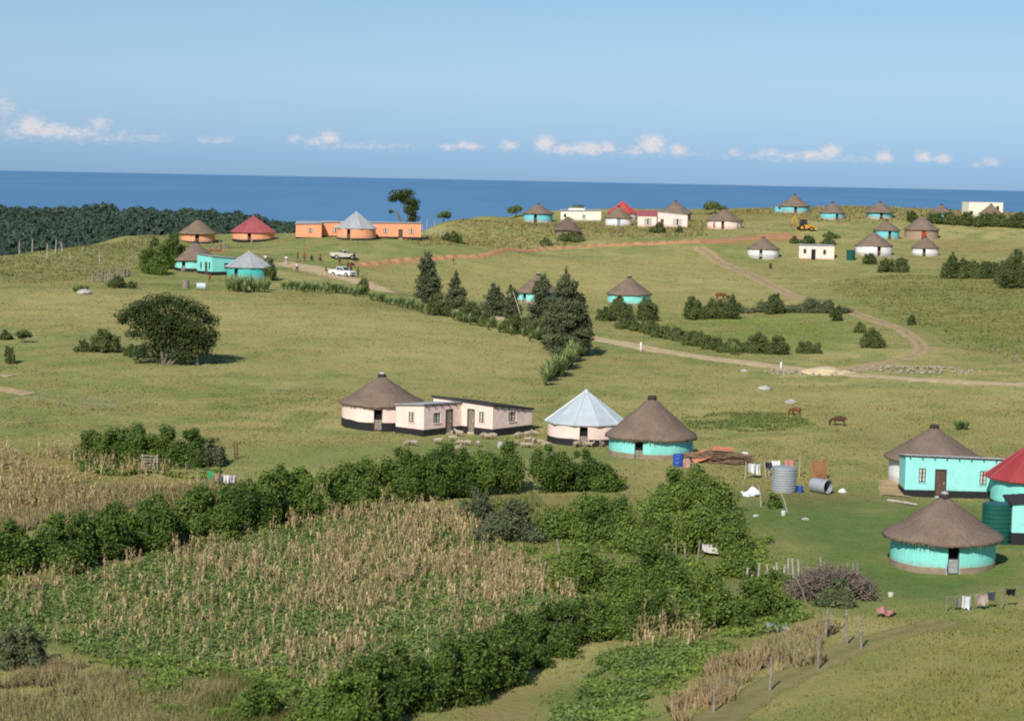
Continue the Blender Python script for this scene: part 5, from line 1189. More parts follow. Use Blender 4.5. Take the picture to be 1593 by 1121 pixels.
# ------------------------------------------------------------------ pickups and digger
def pickup(px, base, yaw, label, paintm, double):
    g = P(px, base); t = thing('pickup_truck', label, 'pickup', g, yaw)
    W2 = .84
    b = B()        # lower body with wheel arches, nose at +x
    top = [(-2.55, .62), (-2.55, 1.02), (.62, 1.02), (.95, 1.06), (2.25, .96), (2.42, .80), (2.46, .52)]
    bot = [(2.46, .40), (1.98, .38)] + [(1.55 + .43 * math.cos(a), .36 + .43 * math.sin(a)) for a in np.linspace(.1, PI - .1, 8)] + [(-1.05, .36)] + [(-1.50 + .43 * math.cos(a), .36 + .43 * math.sin(a)) for a in np.linspace(.1, PI - .1, 8)] + [(-2.0, .45)]
    b.poly_prism(top + bot, -W2, W2); bd = b.build('body', MT[paintm], t)
    x0 = -.95 if double else -.35
    b = B(); n4 = [(x0, 1.02, .80), (x0 + .12, 1.66, .66), (.38, 1.66, .66), (1.02, 1.05, .80)]
    vs = [(x, -y, z) for x, z, y in n4] + [(x, y, z) for x, z, y in n4]
    b.add(vs, [(0, 3, 2, 1), (4, 5, 6, 7), (1, 2, 6, 5), (2, 3, 7, 6), (0, 1, 5, 4), (0, 4, 7, 3)]); cb = b.build('cab', MT[paintm], t)
    b = B()
    e = .012
    def lerp2(a, c, u): return tuple(a[i] + (c[i] - a[i]) * u for i in range(3))
    A0, A1, A2, A3 = vs[0], vs[1], vs[2], vs[3]
    for sgn in (0, 4):
        q = vs[sgn:sgn + 4]; s_ = -1 if sgn == 0 else 1
        cuts = [(.08, .48), (.54, .93)] if double else [(.10, .93)]
        for u0, u1 in cuts:
            lo0 = lerp2(q[0], q[3], u0); lo1 = lerp2(q[0], q[3], u1); hi0 = lerp2(q[1], q[2], u0); hi1 = lerp2(q[1], q[2], u1)
            p = [lerp2(lo0, hi0, .14), lerp2(lo1, hi1, .14), lerp2(lo1, hi1, .86), lerp2(lo0, hi0, .86)]
            wn = B(); wn.add([(x, y + s_ * e, z) for x, y, z in p] + [(x, y - s_ * e, z) for x, y, z in p], [(0, 1, 2, 3), (7, 6, 5, 4), (0, 4, 5, 1), (1, 5, 6, 2), (2, 6, 7, 3), (3, 7, 4, 0)]); wn.build('side_window', MT['glass'], cb)
    for nm, (a, c, d_, f_), o_ in (('windscreen', (vs[3], vs[7], vs[6], vs[2]), e), ('rear_window', (vs[0], vs[4], vs[5], vs[1]), -e)):
        p = [lerp2(lerp2(a, c, .07), lerp2(f_, d_, .07), .1), lerp2(lerp2(a, c, .93), lerp2(f_, d_, .93), .1), lerp2(lerp2(a, c, .93), lerp2(f_, d_, .93), .9), lerp2(lerp2(a, c, .07), lerp2(f_, d_, .07), .9)]
        wn = B(); wn.add([(x + o_, y, z + abs(o_)) for x, y, z in p] + [(x - o_, y, z) for x, y, z in p], [(0, 1, 2, 3), (7, 6, 5, 4), (0, 4, 5, 1), (1, 5, 6, 2), (2, 6, 7, 3), (3, 7, 4, 0)]); wn.build(nm, MT['glass'], cb)
    b = B(); xb = x0 - .06
    b.box(-2.5, xb, -.74, .74, 1.024, 1.03); b.build('load_bed', MT['dark'], t)
    b = B()
    for y0, y1 in ((-.84, -.75), (.75, .84)): b.box(-2.55, xb, y0, y1, 1.022, 1.17)
    b.box(-2.55, -2.47, -.75, .75, 1.022, 1.17); b.build('bed_side', MT[paintm], t)
    for x in (1.55, -1.50):
        for y in (-.78, .78):
            wb = B(); wb.tube((x, y - .11, .36), (x, y + .11, .36), .36, n=20); w_ = wb.build('wheel', MT['rubber'], t)
            rb = B(); s_ = 1 if y > 0 else -1; rb.tube((x, y + s_ * .10, .36), (x, y + s_ * .125, .36), .20, n=14); rb.build('rim', MT['chrome'], w_)
    for y in (-.62, .62):
        hb = B(); hb.box(2.36, 2.475, y - .17, y + .17, .66, .84); hb.build('headlight', MT['chrome'], t)
        tb = B(); tb.box(-2.57, -2.54, y * 1.18 - .07, y * 1.18 + .07, .70, .98); tb.build('tail_light', MT['doorred'], t)
        mb = B(); mb.box(.72, .86, (1 if y > 0 else -1) * .95 - .09, (1 if y > 0 else -1) * .95 + .09, 1.08, 1.24); mb.build('mirror', MT['dark'], t)
    b = B(); b.box(2.44, 2.485, -.42, .42, .62, .82); b.build('grille', MT['dark'], t)
    b = B(); b.box(2.40, 2.58, -.86, .86, .36, .56); b.build('bumper', MT['chrome'], t)
    return t
pickup(533, 430, math.radians(-38), 'clean white double cab pickup with dark windscreen parked on the sandy road, people around it', 'carwhite', True)
pickup(534, 402.5, math.radians(16), 'dusty white pickup with an open load bed parked on the grass', 'cardust', False)
g = P(1249, 358.5); t = thing('digger', 'yellow backhoe digger with raised arm on the turned soil', 'digger', g, math.radians(8))
b = B(); b.poly_prism([(-1.0, .55), (2.2, .55), (2.6, .75), (2.6, 1.25), (1.0, 1.45), (-1.0, 1.35)], -.55, .55); b.build('body', MT['yellow'], t)
b = B(); b.poly_prism([(-.9, 1.36), (.95, 1.46), (.75, 2.75), (-.75, 2.75)], -.62, .62); cb = b.build('cab', MT['glass'], t)
b = B(); b.box(-.85, .85, -.7, .7, 2.76, 2.88); b.build('cab_roof', MT['yellow'], t)
for x, r in ((-.5, .78), (1.9, .52)):
    for y in (-.8, .8):
        wb = B(); wb.tube((x, y - .22, r - .05), (x, y + .22, r - .05), r, n=20); w_ = wb.build('wheel', MT['rubber'], t)
        rb = B(); s_ = 1 if y > 0 else -1; rb.tube((x, y + s_ * .2, r - .05), (x, y + s_ * .25, r - .05), r * .5, n=12); rb.build('rim', MT['yellow'], w_)
b = B(); b.path([(-1.1, 0, .9), (-1.6, 0, 2.2), (-2.1, 0, 3.5)], [.22, .24, .18], 6); b.build('boom', MT['yellow'], t)
b = B(); b.path([(-2.0, 0, 3.55), (-2.6, 0, 2.6), (-2.75, 0, 1.5)], [.17, .16, .12], 6); ar = b.build('dipper_arm', MT['yellow'], t)
b = B(); b.poly_prism([(-3.0, 1.5), (-2.5, 1.5), (-2.35, .9), (-2.7, .65), (-3.1, .95)], -.35, .35); b.build('bucket', MT['rust'], ar)
b = B(); b.poly_prism([(2.7, .2), (3.4, .15), (3.2, .8), (2.8, .95)], -1.0, 1.0); b.build('front_shovel', MT['yellow'], t)

# ------------------------------------------------------------------ trees
def tree(px, base, blobs, label, kind='dark', trunks=(), name='tree', cat='tree', lk=1., dens_k=1., up=.25, core=.5, yspread=.6, shell=.6, r0=.22, bark='bark'):
    """blobs in photo pixels relative to the foot: (dx, dy up, rx, rz)"""
    g = P(px, base); s = scale_at(g); t = thing(name, label, cat, g)
    bl = [(dx * s, RNG.uniform(-1, 1) * yspread * 20 * s, dy * s, rx * s, rx * s * RNG.uniform(.8, 1.05), rz * s) for dx, dy, rx, rz in blobs]
    ls = max(.11, 1.25 * s) * lk; dens = min(60, .62 / (ls * ls * 1.24)) * dens_k
    V, Q, T = crown(bl, dens, ls, zmin=.1, core=core, up=up, shell=shell)
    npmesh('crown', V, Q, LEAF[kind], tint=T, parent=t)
    b = B()
    for tr in trunks:
        ps = [(dx * s, (dyy * s if len(q) > 2 else 0), dz * s) for q in tr for dx, dz, dyy in [(*q[:2], q[2] if len(q) > 2 else 0)]]
        ps[0] = (ps[0][0], ps[0][1], -.3); n = len(ps); b.path(ps, [r0 * (1 - .8 * i / max(1, n - 1)) for i in range(n)], 8)
    if b.v: b.build('trunk', MT[bark], t)
    return t
BIG = [(-66,76,20,9),(-50,84,24,12),(-34,92,26,13),(-8,100,28,12),(18,96,26,13),(42,86,26,14),(60,70,20,14),(70,50,12,12),(-72,66,12,7),(-44,66,22,13),(-20,74,30,18),(8,72,30,20),(34,62,28,18),(56,46,20,14),(-26,48,24,18),(2,46,28,22),(28,38,24,18),(50,30,18,12),(-18,26,18,16),(10,22,22,16),(34,16,16,12),(-38,24,14,11),(-46,14,18,10),(66,34,10,9),(20,50,26,20),(-6,58,26,20),(44,44,20,16),(-14,12,16,11),(22,14,20,12),(-52,48,16,10),(2,32,22,16),(58,22,10,8)]
tree(262, 567, BIG, 'broad dark green spreading tree alone on the pasture, casting a shadow to its right', 'dark', [[(-8,0),(-10,14),(-14,36),(-30,70)],[(-8,0),(-2,18),(8,44),(14,80)],[(-4,0),(8,14),(26,34),(44,70)],[(-2,0),(14,10),(34,26),(50,50)],[(46,2),(44,20),(40,40)]], r0=.20, core=.45, up=.5, shell=.6, dens_k=.8)
def conifer(h, hw, n, lean=0., bottom=.05):
    out = []
    for i in range(n + 3):
        f = bottom + (1 - bottom) * (i + .3) / (n + 3)
        pr = hw * min(1, .62 + f * 1.3) * max(.05, 1 - f ** 2.1) ** .8 * random.uniform(.82, 1.12) + hw * .08
        for _ in range(5 if f < .55 else (4 if f < .85 else 2)):
            dx = random.uniform(-1, 1) * pr * .66
            out.append((dx + lean * f, f * h * .97 + random.uniform(-.6, .6) * h / n, max(pr * random.uniform(.36, .58), 2.4), h / n * random.uniform(.7, 1.2)))
    return out
PINES = [(664, 472, 84, 23, 13, 'tall dark pine left of the slimmer pine on the aloe hedge'), (709, 482, 62, 18, 11, 'slim dark pine right of the tall pine on the aloe hedge'), (768, 492, 54, 20, 9, 'small open crowned pine between the slim pine and the half hidden hut'), (795, 497, 55, 17, 9, 'small thin pine close left of the half hidden turquoise hut'),
 (841, 510, 88, 24, 13, 'pine standing in front of the half hidden turquoise hut'), (880, 553, 136, 36, 17, 'tallest broad pine of the row beside the gravel road'), (901, 553, 95, 24, 12, 'dark pine at the right foot of the tallest pine'), (858, 545, 70, 20, 10, 'low dark pine at the left foot of the tallest pine')]
for px, base, h, hw, n, lab in PINES:
    tree(px, base, conifer(h, hw, n), lab, 'pine', [[(0,0),(0,h*.5),(0,h*.96)]], name='pine_tree', cat='pine', core=.4, up=.15, shell=.8, yspread=hw / 40, r0=.2, dens_k=.95)
tree(641, 366, [(-20,62,17,9),(-8,66,12,7),(-30,56,9,6),(-14,56,12,6),(-2,52,14,8),(-4,40,12,9),(4,46,8,9),(2,28,9,10),(-2,20,8,8),(-33,36,4.5,4)], 'tall bare stemmed tree with clumped crown beside the long orange house', 'dark', [[(3,0),(0,16),(-10,38),(-20,58)],[(0,14),(0,30),(-2,48)],[(-8,34),(-24,36),(-32,38)]], r0=.35, core=.5, yspread=.4)
tree(36, 533, [(-6,14,9,5),(4,17,9,5),(10,12,6,4),(-2,9,8,4)], 'small leafy sapling leaning at the left edge of the pasture', 'far', [[(0,0),(2,8),(4,15)]], yspread=.3, r0=.1)
for px, base, w, h, lab in [(690, 346, 24, 18, 'round dark tree on the skyline right of the bare stemmed tree'), (803, 338, 28, 19, 'skyline tree just left of the far turquoise hut'), (1112, 333, 36, 20, 'bushy green tree on the skyline left of the pale pink hut'), (898, 327, 26, 8, 'low tree top showing behind the cream flat roofed house')]:
    tree(px, base, [(random.uniform(-.32, .32) * w, h * random.uniform(.42, .8), w * .26, h * .24) for _ in range(7)] + [(0, h * .78, w * .2, h * .2)], lab, 'far', [[(0,0),(0,h*.3),(w*.1,h*.6)]], yspread=w / 60, r0=.2)
tree(372, 345, [(0,20,9,2.5),(-3,16,6,2)], 'flat topped tree standing above the coastal forest', 'forest', [[(0,0),(0,18)]], r0=.3) if False else None

# ------------------------------------------------------------------ bushes
for a in [
 # big bush mass in the middle
 (1078,800,150,76,'large bright green bush at the top of the bush mass, below the wood pile'),(1108,866,132,86,'bush directly below the largest bright green bush'),(918,846,170,74,'wide bush at the upper left of the bush mass'),(1008,862,120,66,'bush between the wide left bush and the bright green ones'),
 (905,926,120,80,'bush at the left side of the bush mass touching the maize'),(1012,925,128,74,'bush in the middle of the bush mass beside a dead branch'),(962,968,118,62,'bush low in the bush mass above the bean plants'),(1104,982,116,92,'tall bush in front of the stake row, lowest of the bush mass'),(1188,964,104,70,'bush right of the lowest one, touching the brushwood heap'),
 (1206,914,84,26,'flat bush growing through the row of stakes'),(1145,900,80,52,'bush beside the white sheet panel'),
 # left clump
 (150,722,78,48,'leftmost bush of the dark clump beyond the clothes line'),(218,727,96,56,'widest bush of the dark clump, behind the pole gate'),(296,729,74,54,'round dark bush at the right of the clump behind the pole gate'),
 (182,724,76,50,'bush between the leftmost and the widest bush of the dark clump'),(258,729,76,54,'bush filling the clump right behind the pole gate'),
 # lower left and bottom
 (402,1128,74,62,'small bush at the bottom edge left of the lower hedge'),
 (268,420,48,50,'dark bush against the turquoise thatched hut on the left hill'),(236,428,50,40,'dark bush left of the one against the turquoise hut'),
 (1204,792,26,28,'small round bush in the yard by the leaning clothes poles'),
 ]:
    a = list(a); a[3] *= .86 if a[0] > 800 else 1
    bush(*a, kind='bush' if a[0] > 500 else 'hedge')
for a in [(796,846,105,56,'grey green bush at the top right corner of the maize field'),(742,812,60,46,'small grey green shrub between hedge and maize tip'),(30,1042,84,62,'grey green bush cut by the left edge near the bottom'),(332,728,44,44,'grey half dry shrub at the right end of the dark clump'),(1300,946,60,44,'low shrub in front of the brushwood heap')]:
    bush(*a, kind='greygreen', dens_k=.7)
for a in [(240,384,14,14,'small round bush on the left ridge below the forest'),(708,378,20,17,'small very dark bush on the slope under the skyline fence'),(696,376,20,12,'light bush beside the small very dark bush'),(884,377,42,14,'bush growing against the ruined hut'),(848,382,26,10,'low bush left of the ruined hut'),(1023,363,34,14,'bush in front of the pink houses on the ridge'),(1056,362,14,9,'small bush in front of the peach house'),
 (1500,434,38,27,'bush between the left end and the low bush of the right hand bush row'),(1531,434,34,23,'bush right of the wide low bush in the right hand row'),(1561,442,36,31,'bush touching the large dark bush at the right photo edge'),(1480,434,30,36,'dark bush, left end of the right hand bush row'),(1515,434,40,25,'wide low bush in the right hand bush row'),(1545,432,28,22,'small bush in the right hand bush row'),(1580,450,52,54,'large dark bush at the right photo edge above the rough field'),
 (1352,412,26,16,'bush in front of the large white hut'),(1378,424,36,19,'bush right of the bush before the large white hut'),(1402,424,30,20,'grey bush beside the white hut bushes'),(1235,379,18,10,'small bush behind the pink box house, leftmost'),(1256,380,28,11,'bush behind the pink box house, middle'),(1288,382,24,11,'bush behind the pink box house, right end'),(1294,371,26,9,'low bush above the pink box house'),(1417,347,20,18,'bush between two skyline turquoise huts'),
 (965,500,46,34,'bush hiding the foot of the lone valley hut'),(1004,500,44,32,'bush right of the one hiding the valley hut'),(1076,498,36,31,'bush left of three in the valley row'),(1109,497,38,29,'middle bush of three in the valley row'),(1136,497,34,32,'bush right of three in the valley row'),(1204,489,32,30,'round valley tree bush standing by itself above the garden field'),(1301,500,24,22,'bush beside the curving track'),
 (1337,518,20,15,'small bush near the bend of the track'),(1357,542,38,27,'bush at the right corner of the garden field'),(1178,550,48,29,'larger dark bush on the lower edge of the garden field'),(1211,552,42,26,'dark bush right of the larger one on the garden edge'),(1257,551,48,17,'long low bush on the garden edge'),(1418,506,14,17,'small tree like bush in the rough field right of the track'),
 (8,529,22,15,'bush cut by the left photo edge on the pasture'),(15,567,22,26,'thin shrub low at the left photo edge'),(164,549,44,34,'bush left of the spreading tree'),(130,548,28,17,'low bush left of the bush beside the spreading tree'),(204,554,40,15,'low bush at the foot of the spreading tree'),(182,448,36,15,'bush below the stake fence on the left hill'),(206,449,24,11,'small bush right of the bush below the stake fence'),
 (566,459,24,24,'round bush in the aloe hedge below the white pickup'),(421,437,20,30,'bush against the right wall of the silver roofed hut'),(684,492,44,28,'bush at the foot of the tall pine'),(733,502,46,30,'bush right of the slim pine foot'),(757,508,36,20,'bush in the hedge right of the slim pine'),(802,520,54,26,'bright bush in the hedge before the half hidden hut'),(834,528,40,30,'bush in the hedge left of the tallest pine'),(940,500,26,22,'bush right of the pine row, left of the valley hut bushes')]:
    bush(*a, kind='far')

# ------------------------------------------------------------------ hedges (one thing, its shrubs are parts)
def hedge(label, pts3, step, depth_m, kind='hedge', hk=1.12, jitter=.18, lo=.66, stem=True, name='hedge', dens_k=1.):
    xs_ = [p[0] for p in pts3]; W3 = [P(p[0], p[1]) for p in pts3]
    t = thing(name, label, 'hedge', W3[0])
    o3 = t.location.copy(); acc = []
    hts = []
    for p, g in zip(pts3, W3):
        Yc = g.y + depth_m * .5; hts.append(max(.5, hk * (at(p[0], p[2], Yc).z - gnd(at(p[0], p[2], Yc).x, Yc))))
    L = [0]
    for a, c in zip(W3, W3[1:]): L.append(L[-1] + (c - a).length)
    n = max(2, int(L[-1] / step))
    for i in range(n + 1):
        q = L[-1] * i / n; x = np.interp(q, L, [g.x for g in W3]); y = np.interp(q, L, [g.y for g in W3]) + depth_m * .5; h = np.interp(q, L, hts)
        x += random.uniform(-.3, .3) * step; y += random.uniform(-.25, .25) * depth_m; h *= random.uniform(1 - jitter, 1 + jitter * .6)
        z = gnd(x, y); s = scale_at((x, y, z)); ls = max(.085, 1.08 * s); w = step * random.uniform(1.5, 2.1)
        V, Q, T = crown(blobs_bush(w, depth_m * random.uniform(.9, 1.2), h, 7, lo), min(85, .55 / (ls * ls * 1.24)) * dens_k, ls)
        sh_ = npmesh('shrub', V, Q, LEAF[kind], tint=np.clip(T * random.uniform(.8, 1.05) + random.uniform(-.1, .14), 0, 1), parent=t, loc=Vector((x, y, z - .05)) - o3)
        if stem: stems(bpy.data.objects[t.children[-1].name] if False else sh_, w, h, 4)
    return t
hedge('long thick green hedge running along the upper edge of the maize field', [(-40,905,832),(60,893,822),(150,876,802),(240,858,785),(330,838,768),(420,824,745),(500,806,736),(570,796,726),(650,790,718),(720,780,715),(800,772,708),(870,772,710),(935,768,735)], 2.3, 3.4, jitter=.08, lo=.84)
hedge('green hedge below the maize field running up from the bottom edge', [(520,1140,1050),(600,1128,1015),(680,1108,1000),(750,1078,985),(820,1040,965),(880,1010,950),(940,996,935),(1010,988,930)], 2.2, 2.4, hk=.95, jitter=.10, lo=.8)
hedge('dark hedge on the skyline at the far right', [(1462,350,336),(1500,352,334),(1540,355,338),(1600,357,336)], 3.6, 4, 'far', lo=.8)
hedge('low hedge along the lower left side of the garden field', [(974,511,496),(1020,523,508),(1070,534,518),(1120,546,530),(1150,550,534)], 2.2, 2.2, 'far', lo=.75)
hedge('dry rough scrub line above the garden field', [(1150,488,474),(1190,487,476),(1240,487,474),(1290,488,476)], 4, 2., 'greygreen')

# ------------------------------------------------------------------ aloes
def aloe_mesh(h, n, seed):
    r = random.Random(seed); V = []; Q = []; T = []
    for i in range(n):
        a = i * 2.4 + r.uniform(-.3, .3); f = i / n; tilt = .15 + 1.0 * f ** .8; L = h * r.uniform(.75, 1.05); o_ = Vector((math.cos(a), math.sin(a), 0)); sd = Vector((-o_.y, o_.x, 0))
        p = Vector((0, 0, h * .1)); w = h * .075; pts_ = []
        for k in range(5):
            u = k / 4; tt = tilt * (.55 + .6 * u); dirv = o_ * math.sin(tt) + Vector((0, 0, 1)) * math.cos(tt)
            pts_.append((p.copy(), w * (1 - u) ** .8 + .004)); p += dirv * L / 4
        for k in range(4):
            (a0, w0), (a1, w1) = pts_[k], pts_[k + 1]
            V += [a0 - sd * w0, a0 + sd * w0, a1 + sd * w1, a1 - sd * w1]; Q.append([len(V) - 4, len(V) - 3, len(V) - 2, len(V) - 1]); T.append(r.random() * .4 + .5 * (1 - f))
    return np.array([v[:] for v in V]), np.array(Q), np.array(T)
ALOE = []
for i in range(4):
    o_ = npmesh('aloe', *aloe_mesh(1.0, 34, i)[:2], LEAF['aloe'], tint=aloe_mesh(1.0, 34, i)[2]); ALOE.append(o_.data); bpy.data.objects.remove(o_)
def aloes(pts3, per, label, group, spread=6):
    for i in range(len(pts3) - 1):
        (x0, y0, h0), (x1, y1, h1) = pts3[i], pts3[i + 1]
        for k in range(per):
            u = (k + random.random()) / per; g = P(x0 + (x1 - x0) * u + random.uniform(-2, 2), y0 + (y1 - y0) * u + random.uniform(-spread, spread) * .4); s = scale_at(g)
            o = link('aloe', random.choice(ALOE), None); o.location = g - Vector((0, 0, .05)); o.rotation_euler = (random.uniform(-.12, .12), random.uniform(-.12, .12), random.random() * 6.28); q = (h0 + (h1 - h0) * u) * s * random.uniform(.75, 1.1); o.scale = (q * .85, q * .85, q); tag(o, label, 'aloe', group)
aloes([(438,450,15),(470,453,17),(500,455,19),(530,457,18),(560,462,18)], 7, 'spiky green aloe in the hedge between pasture and white pickup', 'aloes in the road hedge', 5)
aloes([(575,466,18),(605,473,18),(640,481,20),(660,486,20)], 6, 'spiky aloe in the hedge running down to the tall pine', 'aloes below the road', 5)
aloes([(354,452,24),(380,454,26),(418,453,22)], 9, 'large spiky aloe before the silver roofed turquoise hut', 'aloes before the silver roofed hut', 6)
aloes([(700,496,20),(760,512,18),(850,535,22)], 6, 'spiky aloe in the hedge under the row of pines', 'aloes under the pines', 8)
aloes([(846,598,28),(866,588,36),(884,572,34),(897,556,30)], 9, 'big pale green aloe in the clump at the lower end of the pine row', 'aloe clump below the pines', 14)
aloes([(112,455,13),(135,454,14)], 6, 'spiky aloe beside pale rocks on the left hill', 'aloes on the left hill', 4)
aloes([(1488,668,18),(1503,668,18)], 5, 'spiky bush aloe on the pasture above the red roof', 'aloes above the red roof', 3)
aloes([(1136,552,20),(1150,553,18)], 4, 'pale aloe on the lower edge of the garden field', 'aloes on the garden edge', 3)

# ------------------------------------------------------------------ fences and posts
def fence(label, posts, r=.06, wire=2, mat='wood', name='wire_fence', lean=.03, cat='fence'):
    g0 = P(posts[0][0], posts[0][1]); t = thing(name, label, cat, g0); tops = []
    for px, base, top in posts:
        g = P(px, base); h = max(.4, at(px, top, g.y).z - g.z); q = g - g0
        e = q + Vector((random.uniform(-lean, lean) * h * 2, random.uniform(-lean, lean) * h, h)); b = B(); m_ = q.lerp(e, .5) + Vector((random.uniform(-.03, .03), 0, 0))
        b.path([q - Vector((0, 0, .3)), m_, e], [r * 1.15, r, r * .85], 7); b.build('post', MT[mat], t); tops.append((q, e))
    if wire and len(tops) > 1:
        b = B()
        for k in range(wire):
            f = .9 - .38 * k
            for (q0, e0), (q1, e1) in zip(tops, tops[1:]):
                a = q0.lerp(e0, f); c = q1.lerp(e1, f); b.path([a, a.lerp(c, .5) - Vector((0, 0, .02 * (c - a).length * .3)), c], [.007] * 3, 4)
        b.build('wire', MT['zincdark'], t)
    return t
fence('leaning wooden posts of the wire fence beside the tall dry grass', [(1110,1108,1062),(1197,1075,1022),(1272,1042,985),(1340,1010,960),(1318,1004,948),(1284,993,947)], .075, 2, 'wood')
fence('thin wire fence along the path at the left of the pasture', [(20,628,610),(60,630,606),(92,633,614),(127,636,617),(150,638,619),(182,640,621),(215,637,611)], .045, 2)
fence('pale fence posts on the ridge at far left', [(30,392,375),(50,389,372),(73,405,379),(86,394,373),(97,393,376),(109,404,391),(128,391,384),(155,412,392)], .09, 0, 'wood_pale', lean=.06)
fence('row of pale posts on the skyline right of the long orange house', [(657,366,349),(664,364,351),(671,366,350),(678,366,354),(685,369,358),(692,370,360),(664,352,341),(676,352,343),(730,352,343)], .09, 1, 'wood_pale')
fence('post and wire fence between the dry grass strip and the upper hedge', [(38,826,805),(85,816,790),(132,806,782),(180,800,776),(216,790,768),(255,780,762)], .05, 2, 'wood')
fence('two pale posts joined by a rail at the near fence corner', [(1296,960,938)], .05, 0, 'wood_pale') if False else None
fence('wooden fence posts crossing the rough field on the right', [(1330,498,488),(1372,508,497),(1410,520,509),(1448,530,519),(1485,538,526),(1510,546,535),(1545,553,541),(1580,562,548)], .07, 1)
fence('short fence posts beside the digger', [(1147,356,344),(1158,358,346),(1170,360,347),(1182,360,346),(1193,359,347),(1203,360,349)], .10, 1)
def stakes(label, pts_, n, hpx, r=.07, mat='wood_pale', name='stake_fence', jit=4):
    t0 = P(*pts_[0]); t = thing(name, label, 'fence', t0); L = len(pts_) - 1
    for i in range(n):
        u = i / (n - 1) * L; k = min(int(u), L - 1); f = u - k; px = pts_[k][0] + (pts_[k+1][0] - pts_[k][0]) * f; py = pts_[k][1] + (pts_[k+1][1] - pts_[k][1]) * f + random.uniform(-1, 1)
        g = P(px + random.uniform(-jit, jit) * .3, py); s = scale_at(g); h = hpx * s * random.uniform(.6, 1.25); q = g - t0; b = B()
        b.path([q - Vector((0, 0, .25)), q + Vector((random.uniform(-.12, .12) * h, random.uniform(-.1, .1), h))], [r * random.uniform(.8, 1.3), r * .8], 7); b.build('stake', MT[mat], t)
    return t
stakes('row of pale upright stakes standing between bushes left of the brushwood heap', [(1160,912),(1190,908),(1215,904),(1242,900)], 11, 29, .085)
stakes('grey stakes standing up out of the brushwood heap', [(1250,912),(1275,915),(1300,912),(1335,910)], 12, 34, .07, 'wood')
stakes('stake fence of the small cattle pen on the left hill', [(140,436),(155,440),(172,436),(190,432),(203,428)], 24, 17, .10, 'wood')
stakes('short stake fence right of the brown thatched orange hut', [(330,387),(345,388),(355,386)], 9, 11, .12, 'wood')
stakes('loose stakes and dead poles among the bushes in the middle', [(1000,878),(1022,874),(1050,866),(1085,872)], 7, 26, .06, 'wood')
# brushwood heap of the pen
def sticks(b, n, lx, ly, hz_, L, r, rng, flat=.35):
    for i in range(n):
        x = rng.uniform(-1, 1) * lx; y = rng.uniform(-1, 1) * ly; hh = hz_ * (1 - (x / lx) ** 2 * .6) * rng.random() ** .7
        a = rng.random() * 6.28; tl = rng.uniform(-flat, flat); dv = Vector((math.cos(a), math.sin(a) * .7, tl)) * L * rng.uniform(.5, 1.1) * .5; c = Vector((x, y, hh + .05)); b.path([c - dv, c + Vector((0, 0, rng.uniform(-.1, .1))), c + dv], [r, r * .8, r * .3], 4)
g = P(1298, 936); s = scale_at(g); t = tag(bpy.data.objects.new('brushwood_heap', None), 'heap of grey thorn brushwood forming the pen wall, stakes in it', 'brushwood'); COL.objects.link(t); t.location = (g.x, g.y + 1.2, gnd(g.x, g.y + 1.2))
b = B(); sticks(b, 900, 2.45, 1.3, 1.75, 1.5, .03, random.Random(3), .8); o_ = b.build('brush', MT['brush'], t); o_['kind'] = 'stuff'
# wood pile with rusty sheets
g = P(1120, 722); t = thing('wood_pile', 'low pile of brown firewood sticks beside the turquoise hut with orange sheets on it', 'wood pile', (g.x, g.y + .8, gnd(g.x, g.y + .8)))
b = B(); rg = random.Random(5)
for i in range(260):
    x = rg.uniform(-2.0, 2.0); y = rg.uniform(-.8, .8); z = (1.05 - .2 * abs(x)) * rg.random(); L = rg.uniform(.7, 1.3); b.path([(x - L, y, z), (x, y + rg.uniform(-.05, .05), z + .05), (x + L, y + rg.uniform(-.3, .3), z)], [.045, .04, .02], 5)
o_ = b.build('stick', MT['twig'], t); o_['kind'] = 'stuff'
def sheet(name, label, px, base, dz, w, d_, rot, mat, cat='metal sheet', wob=.06):
    g = P(px, base); b = B(); n = 8; vs = []
    for k in (0, 1):
        for j in range(n + 1):
            for i in range(n + 1):
                x = (i / n - .5) * w; y = (j / n - .5) * d_; vs.append((x, y, .08 * math.sin(i * 1.3) * .3 + wob * mnoise.noise(Vector((x * 2, y * 2, px))) - k * .012))
    m_ = (n + 1) ** 2; fs = []
    for j in range(n):
        for i in range(n):
            a = j * (n + 1) + i; fs += [(a, a + 1, a + n + 2, a + n + 1), (m_ + a + n + 1, m_ + a + n + 2, m_ + a + 1, m_ + a)]
    b.add(vs, fs); o = b.build(name, mat, None); o.location = (g.x, g.y + .6, g.z + dz); o.rotation_euler = rot; return tag(o, label, cat)
ORG = rough_mat('orange_rusty_sheet', (.52, .20, .11), (.42, .15, .08), 2)
sheet('rusty_sheet', 'orange rusty sheet lying bent over the left end of the wood pile', 1090, 721, .55, 1.5, 1.2, (.5, -.35, .2), ORG); sheet('rusty_sheet', 'orange rusty sheet on the top of the wood pile', 1125, 720, 1.08, 1.7, 1.0, (.3, .06, -.1), ORG)
